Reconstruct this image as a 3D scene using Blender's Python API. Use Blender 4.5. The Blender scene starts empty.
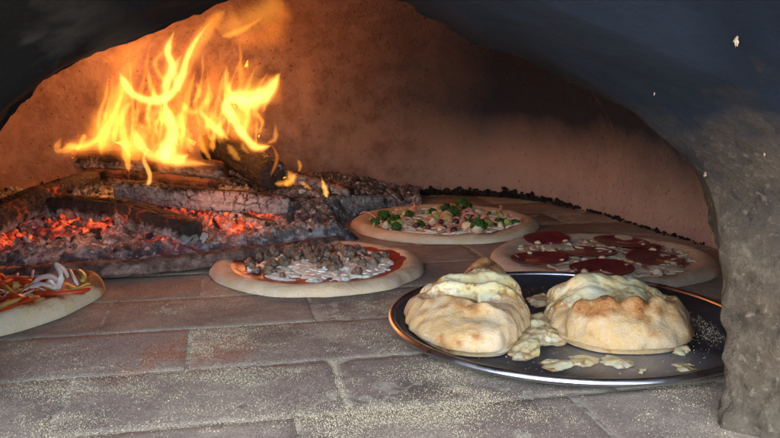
import bpy, bmesh, math, random
import numpy as np
from mathutils import Vector, Matrix, Euler

S = bpy.context.scene
COL = S.collection
R = math.radians
random.seed(7)
rng = np.random.default_rng(7)

# ------------------------------------------------------------------ camera
CAM_H, CAM_F, CAM_P = 0.25, 800.0, R(10.2)
cd = bpy.data.cameras.new('camera')
cam = bpy.data.objects.new('camera', cd)
COL.objects.link(cam)
cam.location = (0, 0, CAM_H)
cam.rotation_euler = (R(90) - CAM_P, 0, 0)
cd.sensor_width = 36
cd.lens = 36 * CAM_F / 780
cd.clip_start = 0.01
cd.clip_end = 2000
S.camera = cam

# ------------------------------------------------------------------ sky, sun, exposure
SUN_EL, SUN_AZ = R(52), R(200)          # the sun stands high behind the photographer
w = bpy.data.worlds.new('World')
S.world = w
w.use_nodes = True
wn = w.node_tree
sky = wn.nodes.new('ShaderNodeTexSky')
sky.sky_type = 'NISHITA'
sky.sun_disc = False
sky.sun_elevation = SUN_EL
sky.sun_rotation = SUN_AZ
bg = wn.nodes['Background']
wn.links.new(sky.outputs[0], bg.inputs[0])
bg.inputs[1].default_value = 0.15
sl = bpy.data.lights.new('sun', 'SUN')
sl.energy = 3.5
sl.angle = R(0.5)
sl.color = (1, .95, .87)
sun = bpy.data.objects.new('sun', sl)
COL.objects.link(sun)
sd = Vector((math.sin(SUN_AZ) * math.cos(SUN_EL), math.cos(SUN_AZ) * math.cos(SUN_EL), math.sin(SUN_EL)))
sun.rotation_euler = sd.to_track_quat('Z', 'Y').to_euler()
S.view_settings.view_transform = 'Standard'
S.view_settings.look = 'None'
EXPOSURE = 3.15
S.view_settings.exposure = EXPOSURE
EK = 1 / 2 ** EXPOSURE            # what shines in the fire is given as it looks in the picture
S.view_settings.gamma = 1
FIRE_W = .10
cy = S.cycles
cy.use_denoising = True
cy.sample_clamp_indirect = 3.0
cy.max_bounces = 8
cy.transparent_max_bounces = 64
cy.volume_bounces = 0
cy.caustics_reflective = False
cy.caustics_refractive = False


# ------------------------------------------------------------------ measuring helpers (a pixel of the 780 wide photo and a known height or distance give a place)
def ray(px, py):
    x = (px - 390) / CAM_F
    v = -(py - 219) / CAM_F
    return np.array([x, math.cos(CAM_P) + v * math.sin(CAM_P), -math.sin(CAM_P) + v * math.cos(CAM_P)])


def PZ(px, py, z=0.0):
    d = ray(px, py)
    return d * ((z - CAM_H) / d[2]) + np.array([0, 0, CAM_H])


def PY(px, py, y):
    d = ray(px, py)
    return d * (y / d[1]) + np.array([0, 0, CAM_H])


# ------------------------------------------------------------------ noise in numpy
_perm = rng.permutation(256)
_perm = np.concatenate([_perm, _perm, _perm])
_grad = rng.normal(size=(256, 3))
_grad /= np.linalg.norm(_grad, axis=1)[:, None]


def pn(p):
    p = np.asarray(p, float)
    i = np.floor(p).astype(int)
    f = p - i
    u = f * f * f * (f * (f * 6 - 15) + 10)
    i &= 255
    out = np.zeros(len(p))
    for dx in (0, 1):
        for dy in (0, 1):
            for dz in (0, 1):
                h = _perm[_perm[_perm[i[:, 0] + dx] + i[:, 1] + dy] + i[:, 2] + dz]
                g = _grad[h]
                dot = (g * (f - np.array([dx, dy, dz]))).sum(1)
                wx = u[:, 0] if dx else 1 - u[:, 0]
                wy = u[:, 1] if dy else 1 - u[:, 1]
                wz = u[:, 2] if dz else 1 - u[:, 2]
                out += dot * wx * wy * wz
    return out * 1.5


def fbm(p, freq=1.0, octv=4, gain=.5):
    p = np.asarray(p, float)
    a, s = 1.0, 0
    o = np.zeros(len(p))
    for k in range(octv):
        o += a * pn(p * freq + 17.3 * k)
        s += a
        a *= gain
        freq *= 2.03
    return o / s


def ridged(p, freq, octv=4):
    p = np.asarray(p, float)
    a, s = 1.0, 0
    o = np.zeros(len(p))
    for k in range(octv):
        o += a * (1 - 2 * np.abs(pn(p * freq + 9.1 * k)))
        s += a
        a *= .5
        freq *= 2.03
    return o / s


def sstep(a, b, x):
    t = np.clip((x - a) / (b - a), 0, 1)
    return t * t * (3 - 2 * t)


# ------------------------------------------------------------------ mesh helpers
def mesh(name, verts, faces, m=None, parent=None, smooth=True, attrs=None):
    me = bpy.data.meshes.new(name)
    me.from_pydata([tuple(map(float, v)) for v in verts], [], [tuple(map(int, f)) for f in faces])
    if smooth:
        me.polygons.foreach_set('use_smooth', [True] * len(me.polygons))
    if attrs:
        for k, a in attrs.items():
            at = me.attributes.new(k, 'FLOAT', 'POINT')
            at.data.foreach_set('value', np.asarray(a, np.float32))
    me.update()
    o = bpy.data.objects.new(name, me)
    COL.objects.link(o)
    if m:
        me.materials.append(m)
    if parent:
        o.parent = parent
    return o


def grid_faces(nu, nv, wrap=False, off=0):
    """nu rows of nv verts; wrap joins the last column to the first"""
    f = []
    c = nv if wrap else nv - 1
    for i in range(nu - 1):
        for j in range(c):
            a = off + i * nv + j
            b = off + i * nv + (j + 1) % nv
            f.append((a, b, b + nv, a + nv))
    return f


def empty(name, loc, label, cat, group=None):
    o = bpy.data.objects.new(name, None)
    COL.objects.link(o)
    o.location = loc
    o.empty_display_size = .05
    return tag(o, label, cat, group)


def tag(o, label=None, cat=None, group=None, kind=None):
    if label: o['label'] = label
    if cat: o['category'] = cat
    if group: o['group'] = group
    if kind: o['kind'] = kind
    return o


def ico(sub=2):
    bm = bmesh.new()
    bmesh.ops.create_icosphere(bm, subdivisions=sub, radius=1)
    v = np.array([x.co[:] for x in bm.verts])
    f = [[q.index for q in x.verts] for x in bm.faces]
    bm.free()
    return v, f


ICO = {k: ico(k) for k in (1, 2, 3, 4)}


class Pile:
    """collects loose shapes that form ONE mesh"""
    def __init__(s):
        s.v, s.f, s.n = [], [], 0

    def add(s, v, f):
        v = np.asarray(v)
        s.v.append(v)
        s.f += [tuple(i + s.n for i in q) for q in f]
        s.n += len(v)

    def build(s, name, m, parent=None, smooth=True):
        return mesh(name, np.concatenate(s.v), s.f, m, parent, smooth)


def catmull(pts, n):
    p = np.array(pts, float)
    p = np.vstack([2 * p[0] - p[1], p, 2 * p[-1] - p[-2]])
    k = len(p) - 3
    out = []
    for t in np.linspace(0, k - 1e-6, n):
        i = int(t)
        u = t - i
        a, b, c, d = p[i:i + 4]
        out.append(.5 * (2 * b + (c - a) * u + (2 * a - 5 * b + 4 * c - d) * u * u + (3 * b - a - 3 * c + d) * u ** 3))
    return np.array(out)


def closed_curve(pts, n):
    p = np.array(pts, float)
    k = len(p)
    out = []
    for t in np.linspace(0, k, n, endpoint=False):
        i = int(t)
        u = t - i
        a, b, c, d = p[(i - 1) % k], p[i % k], p[(i + 1) % k], p[(i + 2) % k]
        out.append(.5 * (2 * b + (c - a) * u + (2 * a - 5 * b + 4 * c - d) * u * u + (3 * b - a - 3 * c + d) * u ** 3))
    return np.array(out)


def tube(path, rad, n=6, flat=1.0):
    path = np.asarray(path, float)
    k = len(path)
    rad = np.broadcast_to(rad, (k,))
    t = np.gradient(path, axis=0)
    t /= np.linalg.norm(t, axis=1)[:, None] + 1e-12
    up = np.array([0, 0, 1.0])
    v = []
    for i in range(k):
        s = np.cross(t[i], up)
        if np.linalg.norm(s) < 1e-3: s = np.array([1.0, 0, 0])
        s /= np.linalg.norm(s)
        q = np.cross(s, t[i])
        for j in range(n):
            a = 2 * math.pi * j / n
            v.append(path[i] + rad[i] * (math.cos(a) * s + flat * math.sin(a) * q))
    f = grid_faces(k, n, True)
    f += [tuple(range(n - 1, -1, -1)), tuple(range((k - 1) * n, k * n))]
    return np.array(v), f


# ------------------------------------------------------------------ material helpers
class Mat:
    def __init__(s, name, rough=.8, spec=.3, metallic=0, coords='Object'):
        s.m = bpy.data.materials.new(name)
        s.m.use_nodes = True
        s.t = s.m.node_tree
        s.b = s.t.nodes['Principled BSDF']
        s.b.inputs['Roughness'].default_value = rough
        s.b.inputs['Specular IOR Level'].default_value = spec
        s.b.inputs['Metallic'].default_value = metallic
        s.tc = s.t.nodes.new('ShaderNodeTexCoord')
        s.co = s.tc.outputs[coords]

    def N(s, k):
        return s.t.nodes.new(k)

    def L(s, a, b):
        s.t.links.new(a, b)

    def put(s, inp, v):
        if isinstance(v, (int, float)):
            inp.default_value = v
        elif isinstance(v, (tuple, list)):
            inp.default_value = tuple(v) + ((1,) if len(inp.default_value) == 4 and len(v) == 3 else ())
        else:
            s.L(v, inp)

    def map(s, scale=(1, 1, 1), rot=(0, 0, 0), loc=(0, 0, 0)):
        n = s.N('ShaderNodeMapping')
        s.L(s.co, n.inputs[0])
        n.inputs['Scale'].default_value = scale
        n.inputs['Rotation'].default_value = rot
        n.inputs['Location'].default_value = loc
        return n.outputs[0]

    def noise(s, scale, detail=5, rough=.6, dist=0, vec=None, col=False):
        n = s.N('ShaderNodeTexNoise')
        s.L(vec or s.co, n.inputs['Vector'])
        n.inputs['Scale'].default_value = scale
        n.inputs['Detail'].default_value = detail
        n.inputs['Roughness'].default_value = rough
        n.inputs['Distortion'].default_value = dist
        return n.outputs[1 if col else 0]

    def vor(s, scale, feature='F1', vec=None, out=0, rnd=1):
        n = s.N('ShaderNodeTexVoronoi')
        n.feature = feature
        s.L(vec or s.co, n.inputs['Vector'])
        n.inputs['Scale'].default_value = scale
        n.inputs['Randomness'].default_value = rnd
        return n.outputs[out]

    def ramp(s, fac, stops, interp='LINEAR'):
        n = s.N('ShaderNodeValToRGB')
        s.put(n.inputs[0], fac)
        cr = n.color_ramp
        cr.interpolation = interp
        while len(cr.elements) < len(stops): cr.elements.new(.5)
        for e, (p, c) in zip(cr.elements, stops):
            e.position = p
            e.color = (c, c, c, 1) if isinstance(c, (int, float)) else tuple(c) + (1,)
        return n.outputs[0]

    def mix(s, fac, a, b, mode='MIX'):
        n = s.N('ShaderNodeMix')
        n.data_type = 'RGBA'
        n.blend_type = mode
        s.put(n.inputs[0], fac)
        s.put(n.inputs[6], a)
        s.put(n.inputs[7], b)
        return n.outputs[2]

    def math(s, op, a, b=0, c=None, clamp=False):
        n = s.N('ShaderNodeMath')
        n.operation = op
        n.use_clamp = clamp
        s.put(n.inputs[0], a)
        s.put(n.inputs[1], b)
        if c is not None: s.put(n.inputs[2], c)
        return n.outputs[0]

    def attr(s, name):
        n = s.N('ShaderNodeAttribute')
        n.attribute_name = name
        return n.outputs['Fac']

    def xyz(s, vec=None):
        n = s.N('ShaderNodeSeparateXYZ')
        s.L(vec or s.co, n.inputs[0])
        return n.outputs

    def blob(s, cx, cy_, rx, ry, soft=1.0, rot=0):
        """1 inside an ellipse in the xy plane, fading to 0 at its edge"""
        x, y, z = s.xyz()
        dx = s.math('SUBTRACT', x, cx)
        dy = s.math('SUBTRACT', y, cy_)
        c, q = math.cos(rot), math.sin(rot)
        a = s.math('ADD', s.math('MULTIPLY', dx, c / rx), s.math('MULTIPLY', dy, q / rx))
        b = s.math('ADD', s.math('MULTIPLY', dx, -q / ry), s.math('MULTIPLY', dy, c / ry))
        d = s.math('ADD', s.math('MULTIPLY', a, a), s.math('MULTIPLY', b, b))
        return s.math('SUBTRACT', 1, d, clamp=True)

    def color(s, v):
        s.put(s.b.inputs['Base Color'], v)

    def rough(s, v):
        s.put(s.b.inputs['Roughness'], v)

    def bump(s, h, strength=.5, dist=.001):
        n = s.N('ShaderNodeBump')
        n.inputs['Strength'].default_value = strength
        n.inputs['Distance'].default_value = dist
        s.L(h, n.inputs['Height'])
        s.L(n.outputs[0], s.b.inputs['Normal'])

    def emit(s, col, strength):
        s.put(s.b.inputs['Emission Color'], col)
        s.put(s.b.inputs['Emission Strength'], strength)

    def sss(s, wt, scale, rad=(1, .5, .25)):
        s.b.inputs['Subsurface Weight'].default_value = wt
        s.b.inputs['Subsurface Scale'].default_value = scale
        s.b.inputs['Subsurface Radius'].default_value = rad


BRICK_ROT = R(11.5)
BRICK_O = (-.052, .68)

# ------------------------------------------------------------------ materials of the oven
# --- floor bricks
M = Mat('firebrick floor', .85, .25)
rv = M.attr('tile')
big = M.noise(7, 4, .55)
fine = M.noise(160, 4, .7)
base = M.ramp(rv, [(0, (.110, .076, .070)), (.45, (.155, .108, .095)), (.8, (.19, .135, .118)), (1, (.22, .17, .15))])
base = M.mix(M.ramp(big, [(.4, 0), (.62, .75)]), base, (.13, .105, .09))
base = M.mix(M.ramp(M.noise(13, 3, .6, .3), [(.54, 0), (.70, .75)]), base, (.055, .048, .050))
blk = M.math('MULTIPLY', M.blob(-.125, .76, .055, .035), M.ramp(M.noise(40, 4, .7), [(.38, 0), (.55, 1)]))
base = M.mix(blk, base, (.018, .018, .02))
# dusting of flour: dense fine grain where it was spread with the peel
dens = M.ramp(M.noise(9, 5, .65, .5), [(.3, .25), (.68, .95)])
g1 = M.math('LESS_THAN', M.vor(520), M.math('MULTIPLY', dens, .40))
g2 = M.math('LESS_THAN', M.vor(900), M.math('MULTIPLY', dens, .42))
g = M.math('MAXIMUM', g1, g2)
pow_ = M.math('MULTIPLY', M.ramp(M.noise(5.5, 6, .7, 1.2), [(.40, 0), (.64, 1)]), M.ramp(M.noise(75, 4, .7), [(.32, .35), (.62, 1)]))
base = M.mix(M.math('MULTIPLY', dens, .42), base, (.46, .335, .225))
base = M.mix(M.math('MULTIPLY', pow_, .62), base, (.52, .41, .29))
redm = M.math('MULTIPLY', M.math('ADD', M.blob(-.165, .705, .045, .06), M.blob(-.212, .69, .028, .075, 1, -.2), clamp=True), M.ramp(M.noise(28, 4, .7), [(.40, 0), (.52, .85)]))
base = M.mix(redm, base, (.36, .13, .065))
base = M.mix(M.math('MULTIPLY', g, .85), base, (.62, .52, .38))
M.color(base)
M.bump(M.math('ADD', fine, M.math('MULTIPLY', g, .8)), .6, .0008)
m_floor = M.m
M = Mat('joint filling of flour and ash', .95, .1)
M.color(M.ramp(M.noise(60, 4, .6), [(.35, (.20, .16, .12)), (.6, (.50, .42, .31))]))
m_joint = M.m

# --- dome inside
M = Mat('fired clay dome', .95, .08)
x, y, z = M.xyz()
n1 = M.noise(4, 6, .6, .4)
n2 = M.noise(22, 5, .65)
n3 = M.noise(110, 4, .7)
c = M.ramp(n1, [(.3, (.15, .088, .072)), (.5, (.24, .145, .115)), (.72, (.31, .205, .165))])
c = M.mix(M.ramp(n2, [(.42, 0), (.66, .75)]), c, (.13, .072, .055))
c = M.mix(M.ramp(n3, [(.56, 0), (.76, .3)]), c, (.36, .25, .20))
c = M.mix(M.ramp(M.vor(75), [(.0, .5), (.13, 0)]), c, (.07, .045, .035))
# daylight painted as a paler tone on the right of the wall, soot on the right side of the vault
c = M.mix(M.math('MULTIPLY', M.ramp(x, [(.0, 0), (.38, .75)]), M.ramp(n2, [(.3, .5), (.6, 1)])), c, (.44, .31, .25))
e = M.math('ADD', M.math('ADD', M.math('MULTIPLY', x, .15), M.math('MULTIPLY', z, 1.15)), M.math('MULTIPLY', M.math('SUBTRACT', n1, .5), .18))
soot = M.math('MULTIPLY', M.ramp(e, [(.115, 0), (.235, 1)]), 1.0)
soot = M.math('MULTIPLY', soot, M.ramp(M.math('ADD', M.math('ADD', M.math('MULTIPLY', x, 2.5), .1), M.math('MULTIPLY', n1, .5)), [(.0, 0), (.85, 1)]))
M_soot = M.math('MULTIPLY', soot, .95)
c = M.mix(M_soot, c, (.015, .024, .042))  # soot, with a blue tint painted in for the smoke haze
crk = M.vor(3.1, 'DISTANCE_TO_EDGE', M.mix(.12, M.co, M.noise(6, 4, .6, 0, None, True)))
c = M.mix(M.math('MULTIPLY', M.ramp(crk, [(0, 1), (.012, 0)]), M.ramp(M.noise(5), [(.5, 0), (.6, .2)])), c, (.36, .25, .20))
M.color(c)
M.bump(M.math('ADD', M.math('MULTIPLY', n2, 1.2), M.math('ADD', M.math('MULTIPLY', n3, .5), M.math('MULTIPLY', M.ramp(M.vor(75), [(0, 0), (.2, 1)]), .4))), 1.0, .0065)
m_dome = M.m

# --- arch and jambs at the mouth
M = Mat('sooty plaster of the mouth', .95, .07)
x, y, z = M.xyz()
n1 = M.noise(9, 6, .62, .6)
n2 = M.noise(52, 8, .74)
n3 = M.noise(170, 5, .75)
soot_shade = M.ramp(n1, [(.3, (.0038, .0064, .0115)), (.7, (.0095, .0148, .0255))])  # soot, tinted blue in the colour for sky light and haze
stone = M.ramp(M.noise(14, 5, .6), [(.3, (.08, .061, .043)), (.7, (.19, .148, .103))])
stone = M.mix(M.ramp(n2, [(.52, 0), (.66, .6)]), stone, (.26, .215, .155))
stone = M.mix(M.ramp(n2, [(.36, .7), (.45, 0)]), stone, (.04, .034, .029))
stone = M.mix(M.ramp(n3, [(.56, 0), (.66, .6)]), stone, (.34, .28, .20))
stone = M.mix(M.ramp(M.vor(60), [(0, .8), (.16, 0)]), stone, (.40, .33, .24))
low = M.math('ADD', z, M.math('MULTIPLY', M.math('SUBTRACT', n1, .5), .16))
lowm = M.math('MULTIPLY', M.ramp(low, [(.06, 1), (.24, 0)]), M.ramp(x, [(.08, 0), (.2, 1)]))
soot_shade = M.mix(M.ramp(x, [(0, 1), (.01, 0)]), soot_shade, (.0045, .0042, .0042))  # shade of the left side painted near-black over the soot
soot_shade = M.mix(M.ramp(y, [(.44, 0), (.60, .65)]), soot_shade, (.003, .0042, .0065))
c = M.mix(lowm, soot_shade, stone)
# pale spots where the soot skin has flaked off
spk = M.ramp(M.vor(26, vec=M.noise(14, 3, .6, 0, None, True) if False else None), [(.0, 1), (.055, 1), (.07, 0)])
spm = M.math('MULTIPLY', spk, M.math('MULTIPLY', M.ramp(z, [(.12, 1), (.2, .0)]), M.ramp(x, [(.05, 0), (.1, 1)])))
c = M.mix(spm, c, (.42, .37, .30))
lit_grey = M.math('MULTIPLY', M.ramp(M.math('MULTIPLY', x, -1), [(.17, 0), (.24, 1)]), M.math('MULTIPLY', M.ramp(M.noise(6, 5, .6), [(.44, 0), (.56, .8)]), M.ramp(z, [(.15, 0), (.22, 1)])))  # daylight on the upper left painted in as grey
c = M.mix(lit_grey, c, (.06, .06, .062))
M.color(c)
M.bump(M.math('MULTIPLY', M.math('ADD', n2, M.math('MULTIPLY', n3, .9)), M.math('ADD', .22, M.math('MULTIPLY', lowm, .8))), .9, .008)
m_arch = M.m

# ------------------------------------------------------------------ outside ground (daylight bounces off it through the mouth)
G = 60
tag(mesh('ground', [(-G, -G, -.95), (G, -G, -.95), (G, G, -.95), (-G, G, -.95)], [(0, 1, 2, 3)], None, None, False), kind='structure')
M = Mat('pale paving outside', .9)
M.color(M.ramp(M.noise(3, 5), [(.3, (.30, .28, .25)), (.7, (.40, .38, .34))]))
bpy.data.objects['ground'].data.materials.append(M.m)

# ------------------------------------------------------------------ oven floor: separate bricks bedded in one sheet
V, F, T = [], [], []
e1 = np.array([math.cos(BRICK_ROT), math.sin(BRICK_ROT)])
e2 = np.array([-math.sin(BRICK_ROT), math.cos(BRICK_ROT)])
BW, BL, GAP = .1155, .2165, .0004
offs = {-1: .075 + .1, 0: 0, 1: -.136 + .01, 2: 0.0, 3: -.12, 4: .04}
n0 = 0
for r in range(-12, 12):
    off = offs.get(r, (r * .37 % 1) * BL)
    # row r spans t from (r-1)*BW .. r*BW measured from the anchor joint
    for k in range(-8, 9):
        s0 = off + k * BL + GAP
        s1 = off + (k + 1) * BL - GAP
        t0 = (r - 1) * BW + GAP
        t1 = r * BW - GAP
        cxy = np.array(BRICK_O) + e1 * (s0 + s1) / 2 + e2 * (t0 + t1) / 2
        if abs(cxy[0]) > 1.0 or cxy[1] < .2 or cxy[1] > 2.0: continue
        near = cxy[1] < 1.2
        nu, nv = (14, 28) if near else (4, 6)
        val = random.random()
        dz = random.uniform(-.0002, .0003)
        tx, ty = random.uniform(-.0015, .0015), random.uniform(-.002, .002)
        su = np.linspace(s0, s1, nv)
        tv = np.linspace(t0, t1, nu)
        b = .0022
        su = np.concatenate([[s0, s0 + .0007], np.linspace(s0 + b, s1 - b, nv), [s1 - .0007, s1]])
        tv = np.concatenate([[t0, t0 + .0007], np.linspace(t0 + b, t1 - b, nu), [t1 - .0007, t1]])
        hs = np.array([-.006, -.0011] + [0] * nv + [-.0011, -.006])
        ht = np.array([-.006, -.0011] + [0] * nu + [-.0011, -.006])
        P = []
        for i, t in enumerate(tv):
            for j, s in enumerate(su):
                q = np.array(BRICK_O) + e1 * s + e2 * t
                P.append((q[0], q[1], min(hs[j], ht[i]) + dz + tx * (s - (s0 + s1) / 2) + ty * (t - (t0 + t1) / 2)))
        P = np.array(P)
        wob = fbm(P * [1, 1, 0] + val * 50, 60, 3) * .0006
        P[:, 2] += wob
        edge = np.zeros(len(P))
        P[:, :2] += (fbm(P + 3.3, 90, 2) * .0010)[:, None] * np.array([1, 1])
        V.append(P)
        F += grid_faces(len(tv), len(su), False, n0)
        T += [val] * len(P)
        n0 += len(P)
fl = mesh('floor', np.concatenate(V), F, m_floor, None, True, {'tile': T})
tag(fl, kind='structure')
fj = mesh('floor_joints', [(-1.1, .1, -.0003), (1.1, .1, -.0003), (1.1, 2.1, -.0003), (-1.1, 2.1, -.0003)], [(0, 1, 2, 3)], m_joint, None, False)
tag(fj, kind='structure')

# ------------------------------------------------------------------ the oven: dome + arch
oven = empty('pizza_oven', (0, .62, 0), 'wood fired clay oven with sooty arched mouth and domed inside', 'oven')
oven_inv = Matrix.Translation((0, -.62, 0))


def in_oven(o):
    o.parent = oven
    o.matrix_parent_inverse = oven_inv
    return o


DC = np.array([-.08, 1.15])
th_k = [-90, -60, -40, -15, 2, 15, 31, 47, 58, 68, 80, 100, 130, 155, 180, 205, 225, 245, 270]
r_k = [.86, .80, .68, .58, .545, .53, .545, .585, .60, .57, .53, .52, .58, .66, .64, .66, .74, .82, .86]


def dome_r(deg):
    return np.interp((np.asarray(deg) + 90) % 360 - 90, th_k, r_k)


DH = .47
nth, nz = 420, 150
th = np.linspace(0, 360, nth, endpoint=False)
# smooth the plan outline
rr = dome_r(th)
ker = np.hanning(25)
ker /= ker.sum()
rr = np.convolve(np.concatenate([rr[-12:], rr, rr[:12]]), ker, 'valid')
ph = np.linspace(0, 1, nz)
P = []
for a in ph:
    zz = -.03 + (DH + .03) * math.sin(a * math.pi / 2)
    k = max(0, 1 - (max(zz, 0) / DH) ** 2.3) ** .5
    P.append(np.stack([DC[0] + rr * k * np.cos(np.radians(th)), DC[1] + rr * k * np.sin(np.radians(th)), np.full(nth, zz)], 1))
P = np.concatenate(P)
dirv = P - np.array([DC[0], DC[1], .05])
dirv /= np.linalg.norm(dirv, axis=1)[:, None]
disp = fbm(P, 4, 4) * .018 + ridged(P, 9, 3) * .0022 + fbm(P, 60, 3) * .0012
# a few shallow trowel ridges and the raised crack on the back wall
P = P + dirv * disp[:, None]
F = grid_faces(nz, nth, True)
cen = P[np.array([f[0] for f in F])]
F = [f for f, c_ in zip(F, cen) if c_[1] > .66]
foot_row = P.reshape(nz, nth, 3)[int(np.argmin(np.abs(P.reshape(nz, nth, 3)[:, 0, 2])))].copy()
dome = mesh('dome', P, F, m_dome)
md = dome.modifiers.new('shell', 'SOLIDIFY')
md.thickness = .06
md.offset = 1
in_oven(dome)

# arch: profile of the opening measured at its inner lip
LIP = .64
lip_px = [(-40, 420), (-40, 300), (-34, 210), (0, 137), (40, 96), (80, 68), (140, 36), (200, 8), (260, -18), (330, -28), (400, -5), (430, 14), (470, 38), (520, 58), (565, 80), (610, 104),
          (645, 130), (675, 155), (695, 180), (706, 215), (716, 250), (729, 300), (732, 335), (722, 372), (717, 392), (712, 412)]
prof = np.array([PY(a, b, LIP)[[0, 2]] for a, b in lip_px])
prof = catmull(prof, 260)
ys = np.concatenate([[LIP + .05, LIP + .03, LIP + .012], np.linspace(LIP, .38, 170), np.linspace(.375, .12, 30)])
rows = []
outer = []
cx0 = -.02
for yy in ys:
    k = (LIP - yy) / LIP
    sx = 1 - .17 * sstep(0, .12, LIP - yy) + min(1.0, 6 * max(0, .55 - yy) ** 1.12)
    sz = 1.0 + .35 * max(0, .60 - yy) + 1.1 * max(0, .46 - yy)
    if yy > LIP:
        g_ = (yy - LIP)
        sx = 1 + g_ * 1.6 + (g_ / .05) ** 2 * .06
        sz = 1 + g_ * 1.0 + (g_ / .05) ** 2 * .05
    # the upper part narrows less than the foot of the jamb
    q = prof.copy()
    up = sstep(0, .2, q[:, 1])
    sxv = sx + (1 - sx) * .25 * up
    q[:, 0] = cx0 + (q[:, 0] - cx0) * sxv
    q[:, 1] = np.where(q[:, 1] > 0, q[:, 1] * sz, q[:, 1] - .02)
    rows.append(np.stack([q[:, 0], np.full(len(q), yy), q[:, 1]], 1))
npf = len(prof)
P = np.concatenate(rows)
nrm = P - np.array([0, 0, .08]) * 1.0
nrm[:, 1] = 0
nrm /= np.linalg.norm(nrm, axis=1)[:, None]
lowr = sstep(.18, .05, P[:, 2]) * sstep(.05, .12, P[:, 0])
d = fbm(P, 7, 3) * .011 + fbm(P, 42, 4) * .0035 * (.3 + lowr) + np.maximum(ridged(P, 26, 4), -.3) * .005 * (.12 + lowr) + fbm(P + 5, 90, 3) * .0028 * (.3 + lowr)
lipw = np.exp(-((P[:, 1] - LIP) / .02) ** 2)
d += lipw * (fbm(P, 55, 3) * .006)
P = P + nrm * np.maximum(d, -.012)[:, None]
nl = P[(3) * npf:(4) * npf]
# flange reaching out into the dome wall, and the outer face of the oven


def ring_out(base, yy, kx, kz):
    q = base.copy()
    q[:, 0] = q[:, 0] * kx
    q[:, 2] = np.where(q[:, 2] > 0, q[:, 2] * kz + .0, q[:, 2])
    q[:, 1] = yy
    return q


first = P[:npf]
last = P[-npf:]
back_out = ring_out(first, LIP + .09, 3.2, 2.0)
front_out = ring_out(last, .12, 3.6, 2.1)
allp = np.concatenate([back_out, P, front_out])
nrows = len(ys) + 2
F = grid_faces(nrows, npf)
# outer closing surface
F += [((nrows - 1) * npf + j, (nrows - 1) * npf + j + 1, j + 1, j) for j in range(npf - 1)]
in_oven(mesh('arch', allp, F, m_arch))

# flakes of pale plaster on the soot
M = Mat('pale plaster flake', .9)
M.color(M.ramp(M.noise(300, 3), [(.35, (.16, .13, .10)), (.6, (.42, .32, .23))]))
m_flake = M.m
arch_p = P.reshape(len(ys), npf, 3)


def on_arch(px, py):
    """the spot of the arch surface that lies in a given direction"""
    d_ = ray(px, py)
    d_ = d_ / np.linalg.norm(d_)
    rel = P - np.array([0, 0, CAM_H])
    L_ = rel @ d_
    off_ = np.linalg.norm(rel - L_[:, None] * d_, axis=1)
    off_[rel[:, 0] < .05] = 9
    i = np.argmin(off_)
    return P[i], nrm[i]


for px, py, s in [(737, 38, .0036), (706, 173, .0024), (765, 152, .0015), (654, 95, .0012)]:
    p0, nn = on_arch(px, py)
    v, f = ICO[3]
    v = v * (1 + 1.3 * fbm(v + px, 2.0, 3))[:, None]
    v = v * np.array([s * .25, s * .6, s * .9]) @ Matrix.Rotation(random.uniform(-.6, .6), 3, 'X').transposed()
    in_oven(mesh('plaster_flake', v + p0 - nn * .0004, f, m_flake))

# black crack where the dome meets the floor, with crumbs of soot and coal in it
M = Mat('soot crumbs', .9, .2)
M.color(M.ramp(M.noise(50), [(.3, (.006, .006, .006)), (.8, (.03, .025, .022))]))
m_sootc = M.m
crumb = Pile()
path = foot_row[(th > 2) & (th < 92)][::-1].copy()
path[:, 2] = 0
path = catmull(path[::4], 900)
amt = np.interp(np.arange(900), [0, 100, 300, 420, 520, 640, 900], [1, .9, 1, .95, .5, .32, .25]) * (.75 + .5 * pn(np.stack([np.arange(900) * .03, np.zeros(900), np.zeros(900)], 1)))
for i in range(900):
    for k in range(3):
        if random.random() > amt[i]: continue
        v, f = ICO[1]
        s = random.uniform(.0015, .0065) * (.3 + .7 * amt[i]) * (1.5 if random.random() < .08 else 1)
        q = path[i] + np.array([random.gauss(0, .006), -.002 - abs(random.gauss(0, .006)) * amt[i], s * .3 + abs(random.gauss(0, .008)) * amt[i] ** 2])
        crumb.add(v * s * rng.uniform(.6, 1.4, 3) * (1 + .35 * pn(v * 1.7 + i))[:, None] + q, f)
tag(crumb.build('soot_crumbs', m_sootc, None, False), 'black soot crumbs along the foot of the back wall', 'soot', kind='stuff')

# ------------------------------------------------------------------ ash bed and fire wood
M = Mat('wood ash', .95, .1)
n1 = M.noise(16, 5, .65, .8)
n2 = M.noise(70, 5, .7, .5)
n3 = M.noise(260, 3, .7)
c = M.ramp(n1, [(.28, (.03, .028, .03)), (.42, (.12, .11, .11)), (.55, (.30, .28, .28)), (.7, (.5, .46, .44))])
c = M.mix(M.ramp(n2, [(.42, .0), (.54, .75)]), c, (.045, .04, .042))
c = M.mix(M.ramp(M.noise(120, 3, .6), [(.55, 0), (.68, .6)]), c, (.62, .57, .54))
M.color(c)
glow = M.attr('glow')
gn = M.math('MULTIPLY', glow, M.ramp(M.noise(60, 5, .7, .6), [(.46, 0), (.62, 1), ]))
M.emit(M.ramp(gn, [(0, (1, .03, .0)), (.6, (1, .08, .02)), (1, (1, .20, .06))]), M.math('MULTIPLY', gn, 1.5 * EK))
M.bump(M.math('ADD', n2, M.math('MULTIPLY', n3, .4)), 1, .004)
m_ash = M.m

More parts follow.
